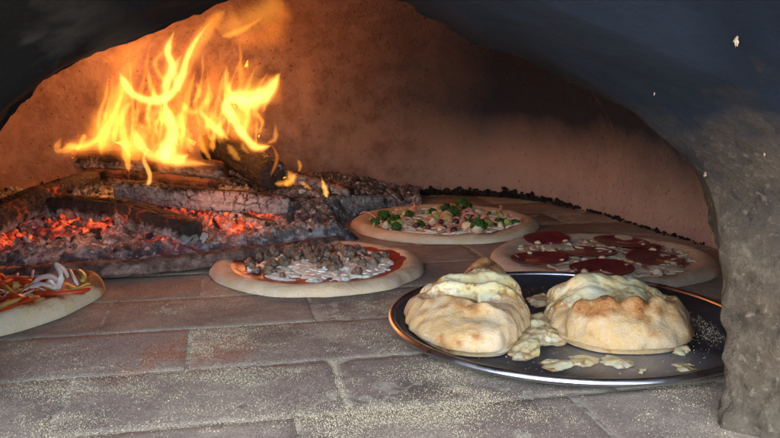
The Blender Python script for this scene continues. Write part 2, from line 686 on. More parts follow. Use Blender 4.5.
glow_px = [(75, 222, .04, .05), (36, 186, .07, .045), (60, 178, .08, .03), (158, 203, .06, .05), (168, 228, .04, .035), (14, 233, .04, .03), (214, 210, .05, .03), (238, 217, .045, .03), (100, 224, .04, .03), (200, 205, .05, .04), (130, 195, .07, .03), (-10, 215, .05, .05), (262, 205, .05, .025)]
glow_w = [(PZ(a, b, z_), r_) for a, b, z_, r_ in glow_px]
front = np.array([PZ(a, b, 0)[:2] for a, b in [(-90, 286), (-20, 280), (60, 276), (130, 271), (200, 264), (260, 257), (310, 250), (345, 244), (380, 236), (420, 226)]])
nx, ny = 420, 260
gx, gy = np.meshgrid(np.linspace(-.80, .06, nx), np.linspace(.92, 1.75, ny))
pp = np.stack([gx.ravel(), gy.ravel(), np.zeros(nx * ny)], 1)
fy = np.interp(pp[:, 0], front[:, 0], front[:, 1])
dn = pp[:, 1] - fy
rgt = sstep(.05, -.12, pp[:, 0])
h = sstep(-.004, .04, dn + fbm(pp, 30, 3) * .012) * .020 + sstep(.03, .30, dn) * .022
h *= .25 + .75 * rgt
rough_ = ridged(pp, 34, 5)
h += (sstep(0.0, .04, dn)) * (rough_ * .012 + fbm(pp, 15, 4) * .012 + fbm(pp + 4, 110, 4) * .006)
# small lumps: voronoi like clods
h += sstep(0.01, .05, dn) * np.maximum(0, pn(pp * 85 + 3)) * .008
pc = np.hypot(pp[:, 0] - .092, pp[:, 1] - 1.325)
h *= sstep(.165, .20, pc)
h = np.where((dn < -.012) | (pc < .168), -.01, h - .002)
glv = np.zeros(len(pp))
for q, r_ in glow_w:
    glv = np.maximum(glv, np.exp(-(((pp[:, 0] - q[0]) / (r_ * .75)) ** 2 + ((pp[:, 1] - q[1]) / (r_ * .8)) ** 2)))
pp[:, 2] = h
ash = mesh('ash_bed', pp, grid_faces(ny, nx), m_ash, None, True, {'glow': glv})
tag(ash, 'grey bed of wood ash under the burning logs with red embers', 'ash', kind='stuff')


def ash_h(x_, y_):
    i = int(np.clip((x_ + .80) / .86 * (nx - 1), 0, nx - 1))
    j = int(np.clip((y_ - .92) / .83 * (ny - 1), 0, ny - 1))
    return float(h[j * nx + i])


# charcoal for logs, one material; the 'groove' attribute is 1 in the checks of the burnt wood
def log_mat(name, ashy, glow_amt, brown=0.0, top_ash=0.3):
    M = Mat(name, .85, .25)
    gr = M.attr('groove')
    side = M.attr('side')
    n1 = M.noise(28, 5, .65, .4)
    n2 = M.noise(130, 4, .7)
    blackc = M.ramp(n2, [(.3, (.008, .007, .007)), (.7, (.035, .028, .026))])
    if brown:
        blackc = M.mix(M.math('MULTIPLY', M.ramp(n1, [(.4, 0), (.6, 1)]), brown), blackc, (.16, .075, .05))
    ashc = M.ramp(n2, [(.3, (.11, .10, .098)), (.7, (.33, .305, .295))])
    am = M.math('ADD', M.math('MULTIPLY', side, 1.0), M.math('MULTIPLY', M.math('SUBTRACT', n1, .5), 1.6))
    am = M.math('MULTIPLY', M.ramp(am, [(max(0, .62 - ashy * .3), 0), (max(.1, .85 - ashy * .3), 1)]), M.math('SUBTRACT', 1, M.math('MULTIPLY', gr, .95)))
    c = M.mix(am, blackc, ashc)
    M.color(c)
    gl = M.math('MULTIPLY', M.math('MULTIPLY', gr, M.ramp(M.noise(14, 3, .5), [(.56, 0), (.66, 1)])), glow_amt)
    M.emit((1, .09, .02), M.math('MULTIPLY', gl, 1.2 * EK))
    M.bump(M.math('ADD', n1, n2), .8, .003)
    return M.m


m_logd = log_mat('black charred log', -1.0, .0)
m_loga = log_mat('ash coated log', .35, .5, .2)
m_logb = log_mat('charred reddish log', -.35, .3, .7)
M = Mat('dusty burnt bark', .95, .1)
M.color(M.ramp(M.noise(45, 6, .75, .5), [(.34, (.03, .02, .018)), (.48, (.13, .078, .062)), (.6, (.24, .155, .125)), (.72, (.38, .29, .25))]))
M.bump(M.noise(90, 5, .7), 1, .004)
m_bark = M.m
m_logm = log_mat('checked charcoal log', .05, .5, .1)


def make_log(name, pts, r, m, label, cat='log', sq=.55, flat=.85, cell=.02, depth=.14, seed=0, ash_side=-1, ns=340, na=84, group=None, irr=.12, taper=(.92, .85)):
    """a burnt log round the line pts; ash_side: the direction (in its section) that has turned to ash"""
    path_ = catmull(pts, ns)
    base_ = path_[ns // 2].copy()
    L_ = np.linalg.norm(np.diff(path_, axis=0), axis=1)
    s_ = np.concatenate([[0], np.cumsum(L_)])
    tot = s_[-1]
    t_ = np.gradient(path_, axis=0)
    t_ /= np.linalg.norm(t_, axis=1)[:, None]
    side_ = np.cross(t_, [0, 0, 1.0])
    side_ /= np.linalg.norm(side_, axis=1)[:, None]
    up_ = np.cross(side_, t_)
    A = np.linspace(0, 2 * np.pi, na, endpoint=False)
    sg, ag = np.meshgrid(s_, A, indexing='ij')
    # checks: jittered cells in (length, round)
    rl = np.random.default_rng(seed + 5)
    nc = max(3, int(round(2 * math.pi * r / (cell * 1.1))))
    warp = np.stack([sg.ravel() * 40, np.cos(ag.ravel()) * 1.2 + seed, np.sin(ag.ravel()) * 1.2], 1)
    sg0 = sg
    sg = sg + (fbm(warp, 1.0, 3) * cell * .9).reshape(sg.shape)
    ag_ = ag + (fbm(warp + 20, .9, 3) * .9).reshape(sg.shape)
    ci = np.floor(sg / cell).astype(int)
    ai = ag_ / (2 * np.pi) * nc
    ji = np.floor(ai).astype(int)
    jit = rl.uniform(-.36, .36, (400, nc, 2))
    d1 = np.full(sg.shape, 9.0)
    d2 = np.full(sg.shape, 9.0)
    for dx in (-1, 0, 1):
        for dy in (-1, 0, 1):
            cc = (ci + dx) % 400
            jj = (ji + dy) % nc
            px_ = (ci + dx + .5 + jit[cc, jj, 0])
            py_ = (ji + dy + .5 + jit[cc, jj, 1] * .6)
            d_ = np.sqrt((sg / cell - px_) ** 2 + ((ai - py_)) ** 2)
            d2 = np.minimum(d2, np.maximum(d1, d_))
            d1 = np.minimum(d1, d_)
    groove = (1 - sstep(.02, .17, d2 - d1)) * np.clip(.75 + 1.6 * fbm(warp + 40, .5, 2).reshape(sg.shape), .1, 1)
    ca, sa = np.cos(A), np.sin(A)
    # slightly squared, split-wood section
    k = (np.abs(ca) ** (2 + sq * 4) + np.abs(sa) ** (2 + sq * 4)) ** (-1 / (2 + sq * 4))
    ends = np.clip(np.minimum(s_ / (r * .35), (tot - s_) / (r * .35)), 0, 1)
    prof_ = np.sqrt(1 - (1 - ends) ** 2) * np.interp(s_ / tot, [0, .5, 1], [taper[0], 1, taper[1]])
    P_ = (path_[:, None, :] + side_[:, None, :] * (ca * k)[None, :, None] * r * prof_[:, None, None] + up_[:, None, :] * (sa * k)[None, :, None] * r * flat * prof_[:, None, None])
    n_ = P_ - path_[:, None, :]
    q_ = P_.reshape(-1, 3)
    nn_ = n_.reshape(-1, 3)
    f1 = fbm(q_ + seed, 14, 3)
    f2 = fbm(q_ + seed, 70, 4)
    grain = fbm(np.stack([sg0.ravel() * 9, np.cos(ag.ravel()) * 7 + seed, np.sin(ag.ravel()) * 7], 1), 1, 3)
    sc = 1 + irr * 1.5 * f1 + .10 * f2 + .16 * grain - depth * groove.ravel() + .09 * ridged(q_ + seed, 45, 3) + .05 * fbm(q_, 220, 2)
    q2 = path_.repeat(na, 0) + nn_ * sc[:, None]
    sidev = .5 + .5 * np.cos(ag - ash_side).ravel()
    q2 = np.vstack([q2, path_[0] - t_[0] * .001, path_[-1] + t_[-1] * .001])
    F_ = grid_faces(ns, na, True)
    a0, a1 = len(q2) - 2, len(q2) - 1
    F_ += [(a0, (j + 1) % na, j) for j in range(na)] + [(a1, (ns - 1) * na + j, (ns - 1) * na + (j + 1) % na) for j in range(na)]
    o = mesh(name, q2 - base_, F_, m, None, True, {'groove': np.append(groove.ravel(), [0, 0]), 'side': np.append(sidev, [.5, .5])})
    o.location = base_
    tag(o, label, cat, group)
    return o


GR = 'logs burning in the fire'
dn_ = -math.pi / 2          # ash towards the underside; the section's own angle 0 points to the viewer's side
make_log('charred_log', [PZ(176, 136, .118), PZ(225, 150, .105), PZ(275, 176, .088)], .027, m_logd, 'thick black charred log on top of the fire, sloping down to the right', sq=.1, flat=1, cell=.03, depth=.08, seed=1, ash_side=2.6, group=GR)
make_log('charred_log', [PZ(60, 157, .095), PZ(140, 162, .088), PZ(222, 170, .08)], .020, m_logb, 'thin reddish brown charred board lying level at the back left', cell=.03, depth=.1, seed=2, group=GR)
make_log('charred_log', [PZ(-45, 240, .05), PZ(20, 208, .06), PZ(92, 180, .075)], .021, m_logm, 'black log pointing in from the left edge with segmented underside', cell=.017, seed=3, depth=.18, ash_side=-1.4, group=GR)
make_log('charred_log', [PZ(52, 207, .052), PZ(120, 214, .05), PZ(196, 234, .035)], .0225, m_logm, 'front log with rounded grey end and black cracked middle, resting on the ash', sq=.5, cell=.024, depth=.12, seed=4, ash_side=-1.2, group=GR)
make_log('charred_log', [PZ(118, 190, .068), PZ(200, 199, .060), PZ(290, 205, .045)], .0195, m_loga, 'long checked log with pale ash blocks along its side, middle of fire', cell=.017, depth=.26, seed=5, ash_side=-.5, group=GR)
make_log('charred_log', [PZ(256, 214, .034), PZ(315, 207, .026), PZ(378, 202, .014)], .0205, m_loga, 'grey crumbling log of ash blocks ending beside the broccoli pizza', cell=.014, depth=.2, seed=6, ash_side=-.2, group=GR)
make_log('charred_log', [PZ(232, 168, .078), PZ(290, 180, .06), PZ(352, 197, .035)], .0185, m_logb, 'flaky dark log with small flames, leaning down right behind the ash blocks', cell=.018, seed=7, ash_side=.3, group=GR)
make_log('charred_log', [PZ(90, 175, .062), PZ(150, 181, .060), PZ(215, 188, .056)], .017, m_logb, 'short brown flaking log lying under the flames behind the front logs', cell=.02, seed=8, group=GR)
make_log('charred_log', [PZ(210, 212, .032), PZ(240, 221, .028), PZ(276, 229, .022)], .0135, m_loga, 'short stub of grey ashy wood in front of the checked log', cell=.015, seed=9, ash_side=-.2, group=GR)
make_log('charred_log', [PZ(-30, 277, .008), PZ(60, 272, .011), PZ(150, 266, .012), PZ(235, 256, .012), PZ(300, 247, .010), PZ(340, 241, .007)], .0125, m_bark, 'long low brown log half buried along the front of the ash bed', sq=.3, flat=.75, cell=.05, depth=.0, seed=10, ash_side=1.6, ns=520, group=GR, irr=.22)

# bits of coal, white ash flakes and glowing embers on the bed
M = Mat('charcoal bit', .85, .3)
M.color(M.ramp(M.noise(60), [(.35, (.008, .008, .008)), (.7, (.05, .045, .045))]))
m_coal = M.m
M = Mat('pale ash clod', .95, .1)
M.color(M.ramp(M.noise(60), [(.3, (.20, .18, .18)), (.7, (.55, .5, .48))]))
m_clod = M.m
M = Mat('glowing ember', .9, .1)
n1 = M.noise(60, 5, .7, .5)
gg = M.ramp(n1, [(.40, 0), (.68, 1)])
M.color(M.mix(gg, (.03, .02, .02), (.3, .1, .06)))
M.emit(M.ramp(gg, [(0, (1, .04, .01)), (1, (1, .20, .06))]), M.math('MULTIPLY', gg, 1.6 * EK))
m_ember = M.m


def bits(n, smin, smax, chooser, m, name, label, cat):
    pl = Pile()
    k = 0
    while k < n:
        x_, y_ = chooser()
        if not (-.79 < x_ < .05): continue
        f_ = np.interp(x_, front[:, 0], front[:, 1])
        if y_ < f_ + .022 or math.hypot(x_ - .092, y_ - 1.325) < .172: continue
        k += 1
        s = random.uniform(smin, smax) * (1 if random.random() < .8 else 1.7)
        v, f = ICO[2 if s > .005 else 1]
        v = np.sign(v) * np.abs(v) ** .6
        v = v * (1 + .7 * fbm(v + k * 3.1, 1.9, 3))[:, None] * rng.uniform(.45, 1.5, 3) * s * np.array([1.25, 1, .5])
        v = v @ np.array(Euler((random.random() * 6, random.random() * 6, random.random() * 6)).to_matrix()).T
        pl.add(v + np.array([x_, y_, ash_h(x_, y_) + s * .25]), f)
    o = pl.build(name, m, None, False)
    tag(o, label, cat, kind='stuff')


bits(450, .0012, .0036, lambda: (random.uniform(-.78, .04), random.uniform(.98, 1.6)), m_clod, 'ash_clods', 'pale grey clods and flakes of ash strewn over the ash bed', 'ash')
bits(260, .0014, .0045, lambda: (random.uniform(-.78, .04), random.uniform(.98, 1.6)), m_coal, 'charcoal_bits', 'small black bits of charcoal strewn over the ash bed', 'charcoal')


def ember_spot():
    q, r_ = random.choice(glow_w)
    return q[0] + random.gauss(0, r_ * .38), q[1] + random.gauss(0, r_ * .42)


bits(150, .002, .0058, ember_spot, m_ember, 'glowing_embers', 'orange red embers glowing between the logs', 'embers')

# the small white ball of ash in front
v, f = ICO[3]
v = v * (1 + .22 * fbm(v, 1.8, 4))[:, None] * np.array([1.15, 1, .95]) * .0072
o = mesh('ash_ball', v, f, m_ash, None, True, {'glow': np.zeros(len(v))})
o.location = PZ(262, 241, .030)
tag(o, 'small round grey lump on the brown log, behind the crumbled meat pizza', 'ash lump')

# ------------------------------------------------------------------ flames: closed bodies of glowing gas (volume emission only)
fire = empty('fire', (-.32, 1.36, .08), 'tall yellow and orange flames rising from the logs on the left', 'fire')
_fm = {}


def flame_mat(dens, col):
    key = (round(dens, 1), col)
    if key in _fm: return _fm[key]
    m = bpy.data.materials.new('burning gas')
    m.use_nodes = True
    t = m.node_tree
    t.nodes.clear()
    out = t.nodes.new('ShaderNodeOutputMaterial')
    em = t.nodes.new('ShaderNodeEmission')
    em.inputs[0].default_value = col + (1,)
    em.inputs[1].default_value = dens
    t.links.new(em.outputs[0], out.inputs['Volume'])
    _fm[key] = m
    return m


C_HOT = (1, .43, .075)
C_MID = (1, .33, .035)
C_RED = (1, .23, .02)
EXPO = 2 ** EXPOSURE


def flame(pts, width, B, col=C_MID, y=1.33, y2=None, soft=2.0, thick=.55, name='flame', wav=.15, ns=70):
    """pts: (px, py[, width factor]) from foot to tip; B: brightness through its middle"""
    pts = [tuple(p) if len(p) == 3 else (p[0], p[1], 1.0) for p in pts]
    y2 = y if y2 is None else y2
    n = len(pts)
    pos = [np.append(PY(p[0], p[1], y + (y2 - y) * i / (n - 1)), p[2]) for i, p in enumerate(pts)]
    c_ = catmull(pos, ns)
    pos, wf = c_[:, :3], np.maximum(c_[:, 3], .05)
    tt = np.linspace(0, 1, ns)
    wm = width / CAM_F * y / 2
    wr = wm * wf * np.clip(np.minimum((tt + .002) / .10, (1.002 - tt) / .22), 0, 1) ** .7
    ph_ = random.random() * 50
    q_ = np.stack([tt * 6 + ph_, tt * 0, tt * 0], 1)
    wr *= 1 + wav * 2 * pn(q_)
    wr = np.maximum(wr, 1e-5)
    t_ = np.gradient(pos, axis=0)
    t_ /= np.linalg.norm(t_, axis=1)[:, None]
    ydir = np.array([0, 1.0, 0])
    s_ = np.cross(t_, ydir)
    s_ /= np.linalg.norm(s_, axis=1)[:, None]
    w_ = np.cross(s_, t_)
    m_ = 14
    V_ = []
    us = -np.cos(np.linspace(0, np.pi, m_ + 1))
    sec = [(u, (1 - abs(u) ** 1.3) ** soft) for u in us] + [(u, -(1 - abs(u) ** 1.3) ** soft) for u in us[::-1][1:-1]]
    k = len(sec)
    jx = pn(np.stack([tt * 4 + ph_ + 9, tt * 0, tt * 0], 1)) * wm * .8 * wav
    for i in range(ns):
        for u, hh in sec:
            V_.append(pos[i] + s_[i] * (u * wr[i] + jx[i]) + w_[i] * hh * wr[i] * thick * 2)
    F_ = grid_faces(ns, k, True)
    F_ += [tuple(range(k - 1, -1, -1)), tuple(range((ns - 1) * k, ns * k))]
    dens = (B * (.86 if thick < .5 else 1)) / EXPO / (4 * wm * thick)
    V_ = np.array(V_)
    o = mesh(name, V_ - np.array([-.32, 1.36, .08]), F_, flame_mat(dens, col), fire)
    return o


def Z(x_, y_):          # coordinates read off an enlargement of the flame region
    return (40 + x_ / 2.6, y_ / 2.6)


def zf(l):
    return [Z(p[0], p[1]) + ((p[2],) if len(p) > 2 else ()) for p in l]


# wide soft bodies of the fire
flame(zf([(50, 408, .5), (95, 380, .7), (150, 355, 1), (195, 300, 1.1), (205, 220, 1.1), (235, 150, 1.1), (290, 92, .8)]), 36, .60, C_RED, 1.37, thick=.4)
flame(zf([(150, 392, .8), (190, 340, 1), (208, 260, 1), (225, 190, .8), (262, 140, .5)]), 24, .75, C_MID, 1.36, thick=.4)
flame(zf([(225, 420, 1), (270, 350, 1.3), (300, 280, 1.1), (320, 210, .8), (345, 140, .5)]), 44, .55, C_RED, 1.36, thick=.35)
flame(zf([(300, 415, 1), (340, 350, 1.1), (360, 290, 1), (380, 220, .8), (400, 150, .5)]), 36, .60, C_RED, 1.35, thick=.35)
flame(zf([(360, 415, 1), (400, 350, 1.1), (430, 290, 1), (448, 210, .9), (440, 115, .5)]), 36, .50, C_RED, 1.37, thick=.35)
flame(zf([(470, 375, .8), (490, 300, 1.1), (500, 230, 1), (530, 180, .8), (580, 152, .4)]), 34, .50, C_RED, 1.37, thick=.35)
flame(zf([(500, 330, .7), (520, 275, 1.2), (560, 240, 1.2), (600, 215, .9), (625, 185, .4)]), 26, .70, C_MID, 1.35, thick=.35)
flame(zf([(455, 70, .5), (500, 70, 1), (550, 50, 1), (600, 18, 1), (640, -30, .5)]), 38, .60, C_MID, 1.36, thick=.35)
flame(zf([(500, 110, .5), (545, 105, .9), (595, 90, 1), (630, 40, .9), (628, -20, .5)]), 36, .50, C_RED, 1.38, thick=.35)
flame(zf([(470, 95, .5), (500, 88, 1), (540, 70, .7), (585, 40, .4)]), 10, .8, C_MID, 1.34)
flame(zf([(160, 160, .6), (195, 150, 1), (240, 125, 1), (290, 100, .5)]), 26, .35, C_RED, 1.38)
flame(zf([(372, 215, .5), (395, 140, .9), (430, 85, 1), (460, 45, .8), (490, 22, .4)]), 22, .9, C_MID, 1.34)
# sheets between the tongues: the hot band along the foot of the fire
flame(zf([(55, 398, .5), (110, 385, .8), (170, 380, 1), (240, 385, 1.2), (300, 392, 1.2), (360, 405, .9), (420, 415, .5)]), 26, .65, C_RED, 1.33, thick=.4)
fr_ = random.Random(21)
for i in range(26):
    x0 = fr_.uniform(130, 600)
    top = fr_.uniform(.35, 1.0) * np.interp(x0, [130, 220, 340, 450, 560, 620], [200, 290, 320, 300, 230, 120])
    lean = fr_.uniform(0, 60)
    a1, a2 = fr_.uniform(-26, 26), fr_.uniform(-26, 26)
    yb = 405 - (x0 > 480) * 35
    flame(zf([(x0, yb, .7), (x0 + a1, yb - top * .3, 1.1), (x0 + lean * .4 + a2, yb - top * .6, .9), (x0 + lean * .8 - a1 * .6, yb - top * .85, .6), (x0 + lean, yb - top, .3)]),
          fr_.uniform(14, 32), fr_.uniform(.22, .50), C_RED if i % 3 else C_MID, fr_.uniform(1.30, 1.40), thick=.4, wav=.35)
for i in range(34):
    x0 = fr_.uniform(150, 590)
    top = fr_.uniform(.25, .95) * np.interp(x0, [130, 220, 340, 450, 560, 620], [200, 290, 320, 280, 230, 120])
    lean = fr_.uniform(-10, 50)
    a1, a2 = fr_.uniform(-13, 13), fr_.uniform(-10, 10)
    yb = fr_.uniform(330, 410) - (x0 > 480) * 35
    flame(zf([(x0, yb, .5), (x0 + a1, yb - top * .3, 1), (x0 + lean * .4 + a2, yb - top * .6, .8), (x0 + lean, yb - top, .3)]),
          fr_.uniform(5, 10), fr_.uniform(.5, 1.2), C_MID, fr_.uniform(1.28, 1.33), wav=.4)
# bright tongues
BR = [
    ([(205, 185, .4), (220, 215, .9), (243, 245, 1.1), (288, 262, 1.0), (335, 250, 1.0), (365, 205, 1), (382, 150, .8), (410, 100, .7), (450, 50, .4)], 12, 2.7, C_HOT, 1.31),
    ([(322, 275, .8), (330, 220, 1), (342, 170, 1), (332, 130, .9), (350, 78, .5)], 11, 3.0, C_HOT, 1.30),
    ([(365, 240, .8), (352, 205, 1), (350, 175, .8), (372, 140, .5)], 12, 1.5, C_HOT, 1.31),
    ([(302, 262, 1), (288, 225, .9), (281, 178, .5)], 8, 1.5, C_MID, 1.31),
    ([(330, 215), (308, 190), (300, 160), (328, 128)], 7, .9, C_MID, 1.31),
    ([(58, 388, .5), (80, 380, 1), (108, 382, 1), (150, 362, .9), (182, 320, .9), (203, 270, .8), (220, 220, .5)], 11, 1.7, C_MID, 1.30),
    ([(190, 380, .5), (200, 330, 1), (225, 280, .9), (240, 262, .5)], 10, 1.3, C_MID, 1.31),
    ([(95, 385, .5), (62, 392, .8), (44, 385, 1), (58, 352, .4)], 11, .8, C_MID, 1.32),
    ([(95, 392), (110, 365), (118, 348)], 6, 1.3, C_MID, 1.30),
    ([(232, 448, .5), (224, 400, 1), (217, 350, 1), (215, 290, .6)], 12, 1.8, C_MID, 1.26, 1.30),
    ([(320, 420, .8), (332, 385, 1.3), (345, 345, 1), (333, 300, .9), (322, 255, .5)], 18, 3.2, C_HOT, 1.29),
    ([(300, 392, .6), (325, 405, 1.1), (360, 412, 1), (388, 402, .6)], 16, 2.2, C_HOT, 1.28),
    ([(235, 325, .5), (255, 365, 1), (285, 400, 1.1), (330, 420, 1), (400, 425, .8), (458, 430, .4)], 13, 1.5, C_HOT, 1.28),
    ([(250, 425, .6), (245, 380, 1.2), (264, 345, 1), (254, 312, .5)], 22, 1.0, C_MID, 1.29),
    ([(285, 352, .6), (291, 310, 1), (302, 275, .5)], 11, .9, C_MID, 1.30),
    ([(368, 262, .6), (385, 288, 1), (410, 288, 1), (438, 255, 1), (440, 212, .5)], 12, 1.2, C_MID, 1.31),
    ([(398, 268, .6), (414, 240, 1), (405, 210, .5)], 9, .9, C_MID, 1.31),
    ([(415, 285, .5), (440, 318, 1), (468, 345, 1), (495, 365, .4)], 12, 1.8, C_HOT, 1.28),
    ([(392, 402, .4), (380, 350, 1), (363, 310, .9), (370, 262, .5)], 11, .8, C_MID, 1.30),
    ([(445, 418, .4), (422, 380, 1), (414, 342, .6)], 9, .9, C_MID, 1.24),
    ([(400, 400, .4), (388, 370, 1), (395, 340, .5)], 9, .7, C_MID, 1.24),
    ([(522, 418, .4), (503, 398, 1), (486, 372, .6)], 11, .7, C_MID, 1.22),
    ([(545, 400, .4), (530, 385, 1), (525, 365, .6)], 8, .5, C_MID, 1.22),
    ([(602, 378, .5), (560, 382, .9), (528, 350, 1), (503, 310, 1.1), (486, 272, 1.2), (505, 238, 1.0)], 13, 3.0, C_HOT, 1.30),
    ([(497, 270, .6), (508, 258, 1.3), (550, 260, 1.4), (590, 240, 1.1), (612, 212, .7), (626, 186, .3)], 19, 2.8, C_HOT, 1.30),
    ([(500, 262, 1), (488, 220, .9), (486, 172, .4)], 9, 1.4, C_MID, 1.31),
    ([(528, 352, .6), (541, 300, .9), (526, 265, .5)], 11, 1.7, C_MID, 1.31),
    ([(508, 345, .6), (518, 310, .9), (512, 280, .5)], 8, 1.2, C_MID, 1.31),
    ([(560, 380, .7), (563, 340, .8), (562, 308, .4)], 6, .9, C_MID, 1.28),
    ([(588, 374, .6), (611, 360, 1), (612, 318, .5)], 8, .7, C_MID, 1.28),
    ([(620, 190), (605, 235), (575, 272)], 9, 1.2, C_MID, 1.29),
    ([(548, 365, .5), (520, 340, 1), (508, 330, .5)], 9, .9, C_MID, 1.29),
]
for l_, wd, b_, c_, y_, *r_ in BR:
    flame(zf(l_), wd, b_, c_, y_, *r_)
    if b_ > 1.2:                     # the cooler sheath round a hot tongue
        flame(zf(l_), wd * 2.1, b_ * .22, C_RED, y_ + .004, *[q + .004 for q in r_], wav=.3)
# small flames along the logs on the right and left
flame([(285, 186, .6), (291, 178, 1), (287, 170, .4)], 14, 1.1, C_MID, 1.28)
flame([(274, 184, .6), (290, 182, 1), (296, 172, .5)], 10, 1.0, C_MID, 1.28)
flame([(299, 172, .6), (300, 165, 1), (297, 158, .3)], 6, .7, C_MID, 1.30)
flame([(327, 198, .7), (325, 189, 1), (321, 177, .3)], 8, 1.7, C_HOT, 1.27)
flame([(312, 190, .6), (304, 184, 1), (298, 182, .3)], 6, .7, C_MID, 1.28)
flame([(270, 178, .6), (277, 158, 1), (271, 143, .4), (268, 132, .3)], 6, .45, C_RED, 1.28)
flame([(147, 188, .6), (150, 176, 1), (144, 160, .8), (147, 148, .3)], 7, 1.6, C_HOT, 1.24)
flame([(-14, 212, .6), (2, 205, 1), (10, 197, .4)], 12, 1.0, C_MID, 1.18)


def fire_light(px, py, y_, power, rad=.05, col=(1, .36, .1)):
    l = bpy.data.lights.new('firelight', 'POINT')
    l.energy = power * FIRE_W
    l.shadow_soft_size = rad
    l.color = col
    o_ = bpy.data.objects.new('firelight', l)
    COL.objects.link(o_)
    o_.location = PY(px, py, y_)


fire_light(160, 95, 1.45, 1.35, .08)
fire_light(225, 95, 1.45, 1.0, .08)
fire_light(110, 135, 1.33, .5, .05)
fire_light(230, 185, 1.16, .55, .05, (1, .33, .17))
fire_light(90, 195, 1.05, .30, .05, (1, .33, .17))

# ------------------------------------------------------------------ food materials
def dough_mat(name, cool, warm, dark, bake=.5, zdark=None):
    M = Mat(name, .75, .3)
    n1 = M.noise(22, 5, .6, .3)
    n2 = M.noise(90, 4, .65)
    n3 = M.noise(420, 3, .7)
    bk = M.attr('bake')
    c = M.mix(M.ramp(n1, [(.35, 0), (.7, 1)]), cool, warm)
    t = M.math('ADD', M.math('MULTIPLY', bk, 1.0), M.math('MULTIPLY', M.math('SUBTRACT', n2, .5), 1.5))
    c = M.mix(M.ramp(t, [(.25, 0), (.75, bake)]), c, dark)
    c = M.mix(M.ramp(M.math('ADD', t, M.math('MULTIPLY', M.math('SUBTRACT', n1, .5), .8)), [(.85, 0), (1.1, .85)]), c, (.10, .045, .02))
    c = M.mix(M.ramp(n3, [(.55, 0), (.75, .35)]), c, (.80, .72, .58))
    fl = M.math('MULTIPLY', M.ramp(M.noise(35, 4, .7), [(.45, 0), (.65, .55)]), M.ramp(bk, [(.1, 1), (.5, 0)]))
    c = M.mix(fl, c, (.68, .59, .46))
    c = M.mix(M.ramp(M.noise(150, 3, .6), [(.66, 0), (.74, .5)]), c, (.36, .22, .12))
    M.color(c)
    M.sss(.12, .004)
    M.bump(M.math('ADD', n2, M.math('MULTIPLY', n3, .5)), .8, .0016)
    return M.m


m_crust = dough_mat('raw pizza crust', (.55, .395, .25), (.62, .445, .265), (.44, .25, .11), .7)
m_crustb = dough_mat('baking pizza crust', (.56, .455, .30), (.62, .48, .29), (.40, .19, .075), .9)
m_crustp = dough_mat('floury pizza crust', (.50, .365, .24), (.55, .395, .25), (.40, .23, .12), .65)
m_calz = dough_mat('golden calzone dough', (.60, .375, .155), (.68, .46, .225), (.40, .155, .04), 1.0)


def sauce_mat(name, a, b, rough=.35):
    M = Mat(name, rough, .5)
    M.color(M.ramp(M.noise(45, 5, .7), [(.3, a), (.7, b)]))
    M.bump(M.noise(120, 4, .6), .5, .0015)
    return M.m


m_sauce = sauce_mat('tomato sauce', (.20, .012, .008), (.42, .05, .02))
m_sauceo = sauce_mat('thin tomato sauce with cheese fat', (.45, .09, .03), (.55, .22, .08))


def plain(name, a, b, sc=60, rough=.5, spec=.4, sss=0, bumpd=.0006):
    M = Mat(name, rough, spec)
    M.color(M.ramp(M.noise(sc, 4, .6), [(.35, a), (.65, b)]))
    if sss: M.sss(sss, .003)
    M.bump(M.noise(sc * 4, 3, .6), .5, bumpd)
    return M.m


m_shred = plain('shredded white cheese', (.74, .64, .48), (.86, .79, .65), 60, .35, .4, .15)
m_shredy = plain('yellowish shredded cheese', (.48, .38, .24), (.64, .54, .38), 60, .45, .4, .15)
m_saus = plain('sausage crumble', (.10, .062, .042), (.25, .17, .115), 120, .55, .4, 0, .001)
m_pep = plain('pepperoni', (.15, .016, .018), (.25, .045, .04), 160, .35, .4, 0, .0008)
M = Mat('mottled pepperoni', .33, .5)
c = M.ramp(M.noise(110, 5, .65), [(.3, (.12, .012, .016)), (.7, (.22, .03, .03))])
c = M.mix(M.ramp(M.vor(330), [(.0, .8), (.22, 0)]), c, (.42, .17, .12))
c = M.mix(M.ramp(M.noise(45, 4, .7), [(.56, 0), (.7, .7)]), c, (.09, .01, .01))
M.color(c)
M.bump(M.noise(260, 4, .7), .6, .001)
m_pep = M.m
m_broc = plain('broccoli green', (.012, .036, .008), (.048, .11, .015), 200, .6, .3, 0, .0015)
m_brocl = plain('light green stalk', (.22, .27, .06), (.42, .42, .12), 60, .5)
m_ham = plain('pink ham strip', (.50, .20, .13), (.62, .36, .26), 70, .5, .4, .1)
m_olive = plain('dark olive', (.03, .012, .012), (.10, .03, .03), 70, .35, .5)
m_mush = plain('pale chopped cheese', (.60, .44, .28), (.74, .60, .40), 70, .5, .4, .1)
m_onion = plain('white onion', (.55, .45, .42), (.72, .64, .58), 60, .4, .5, .2)
m_redpep = plain('red pepper', (.42, .03, .01), (.58, .07, .02), 40, .3, .5)
m_grnpep = plain('green pepper', (.22, .24, .03), (.38, .35, .07), 40, .35, .5)
m_yelch = plain('melting yellow cheese', (.62, .36, .08), (.75, .52, .18), 50, .4, .4, .1)


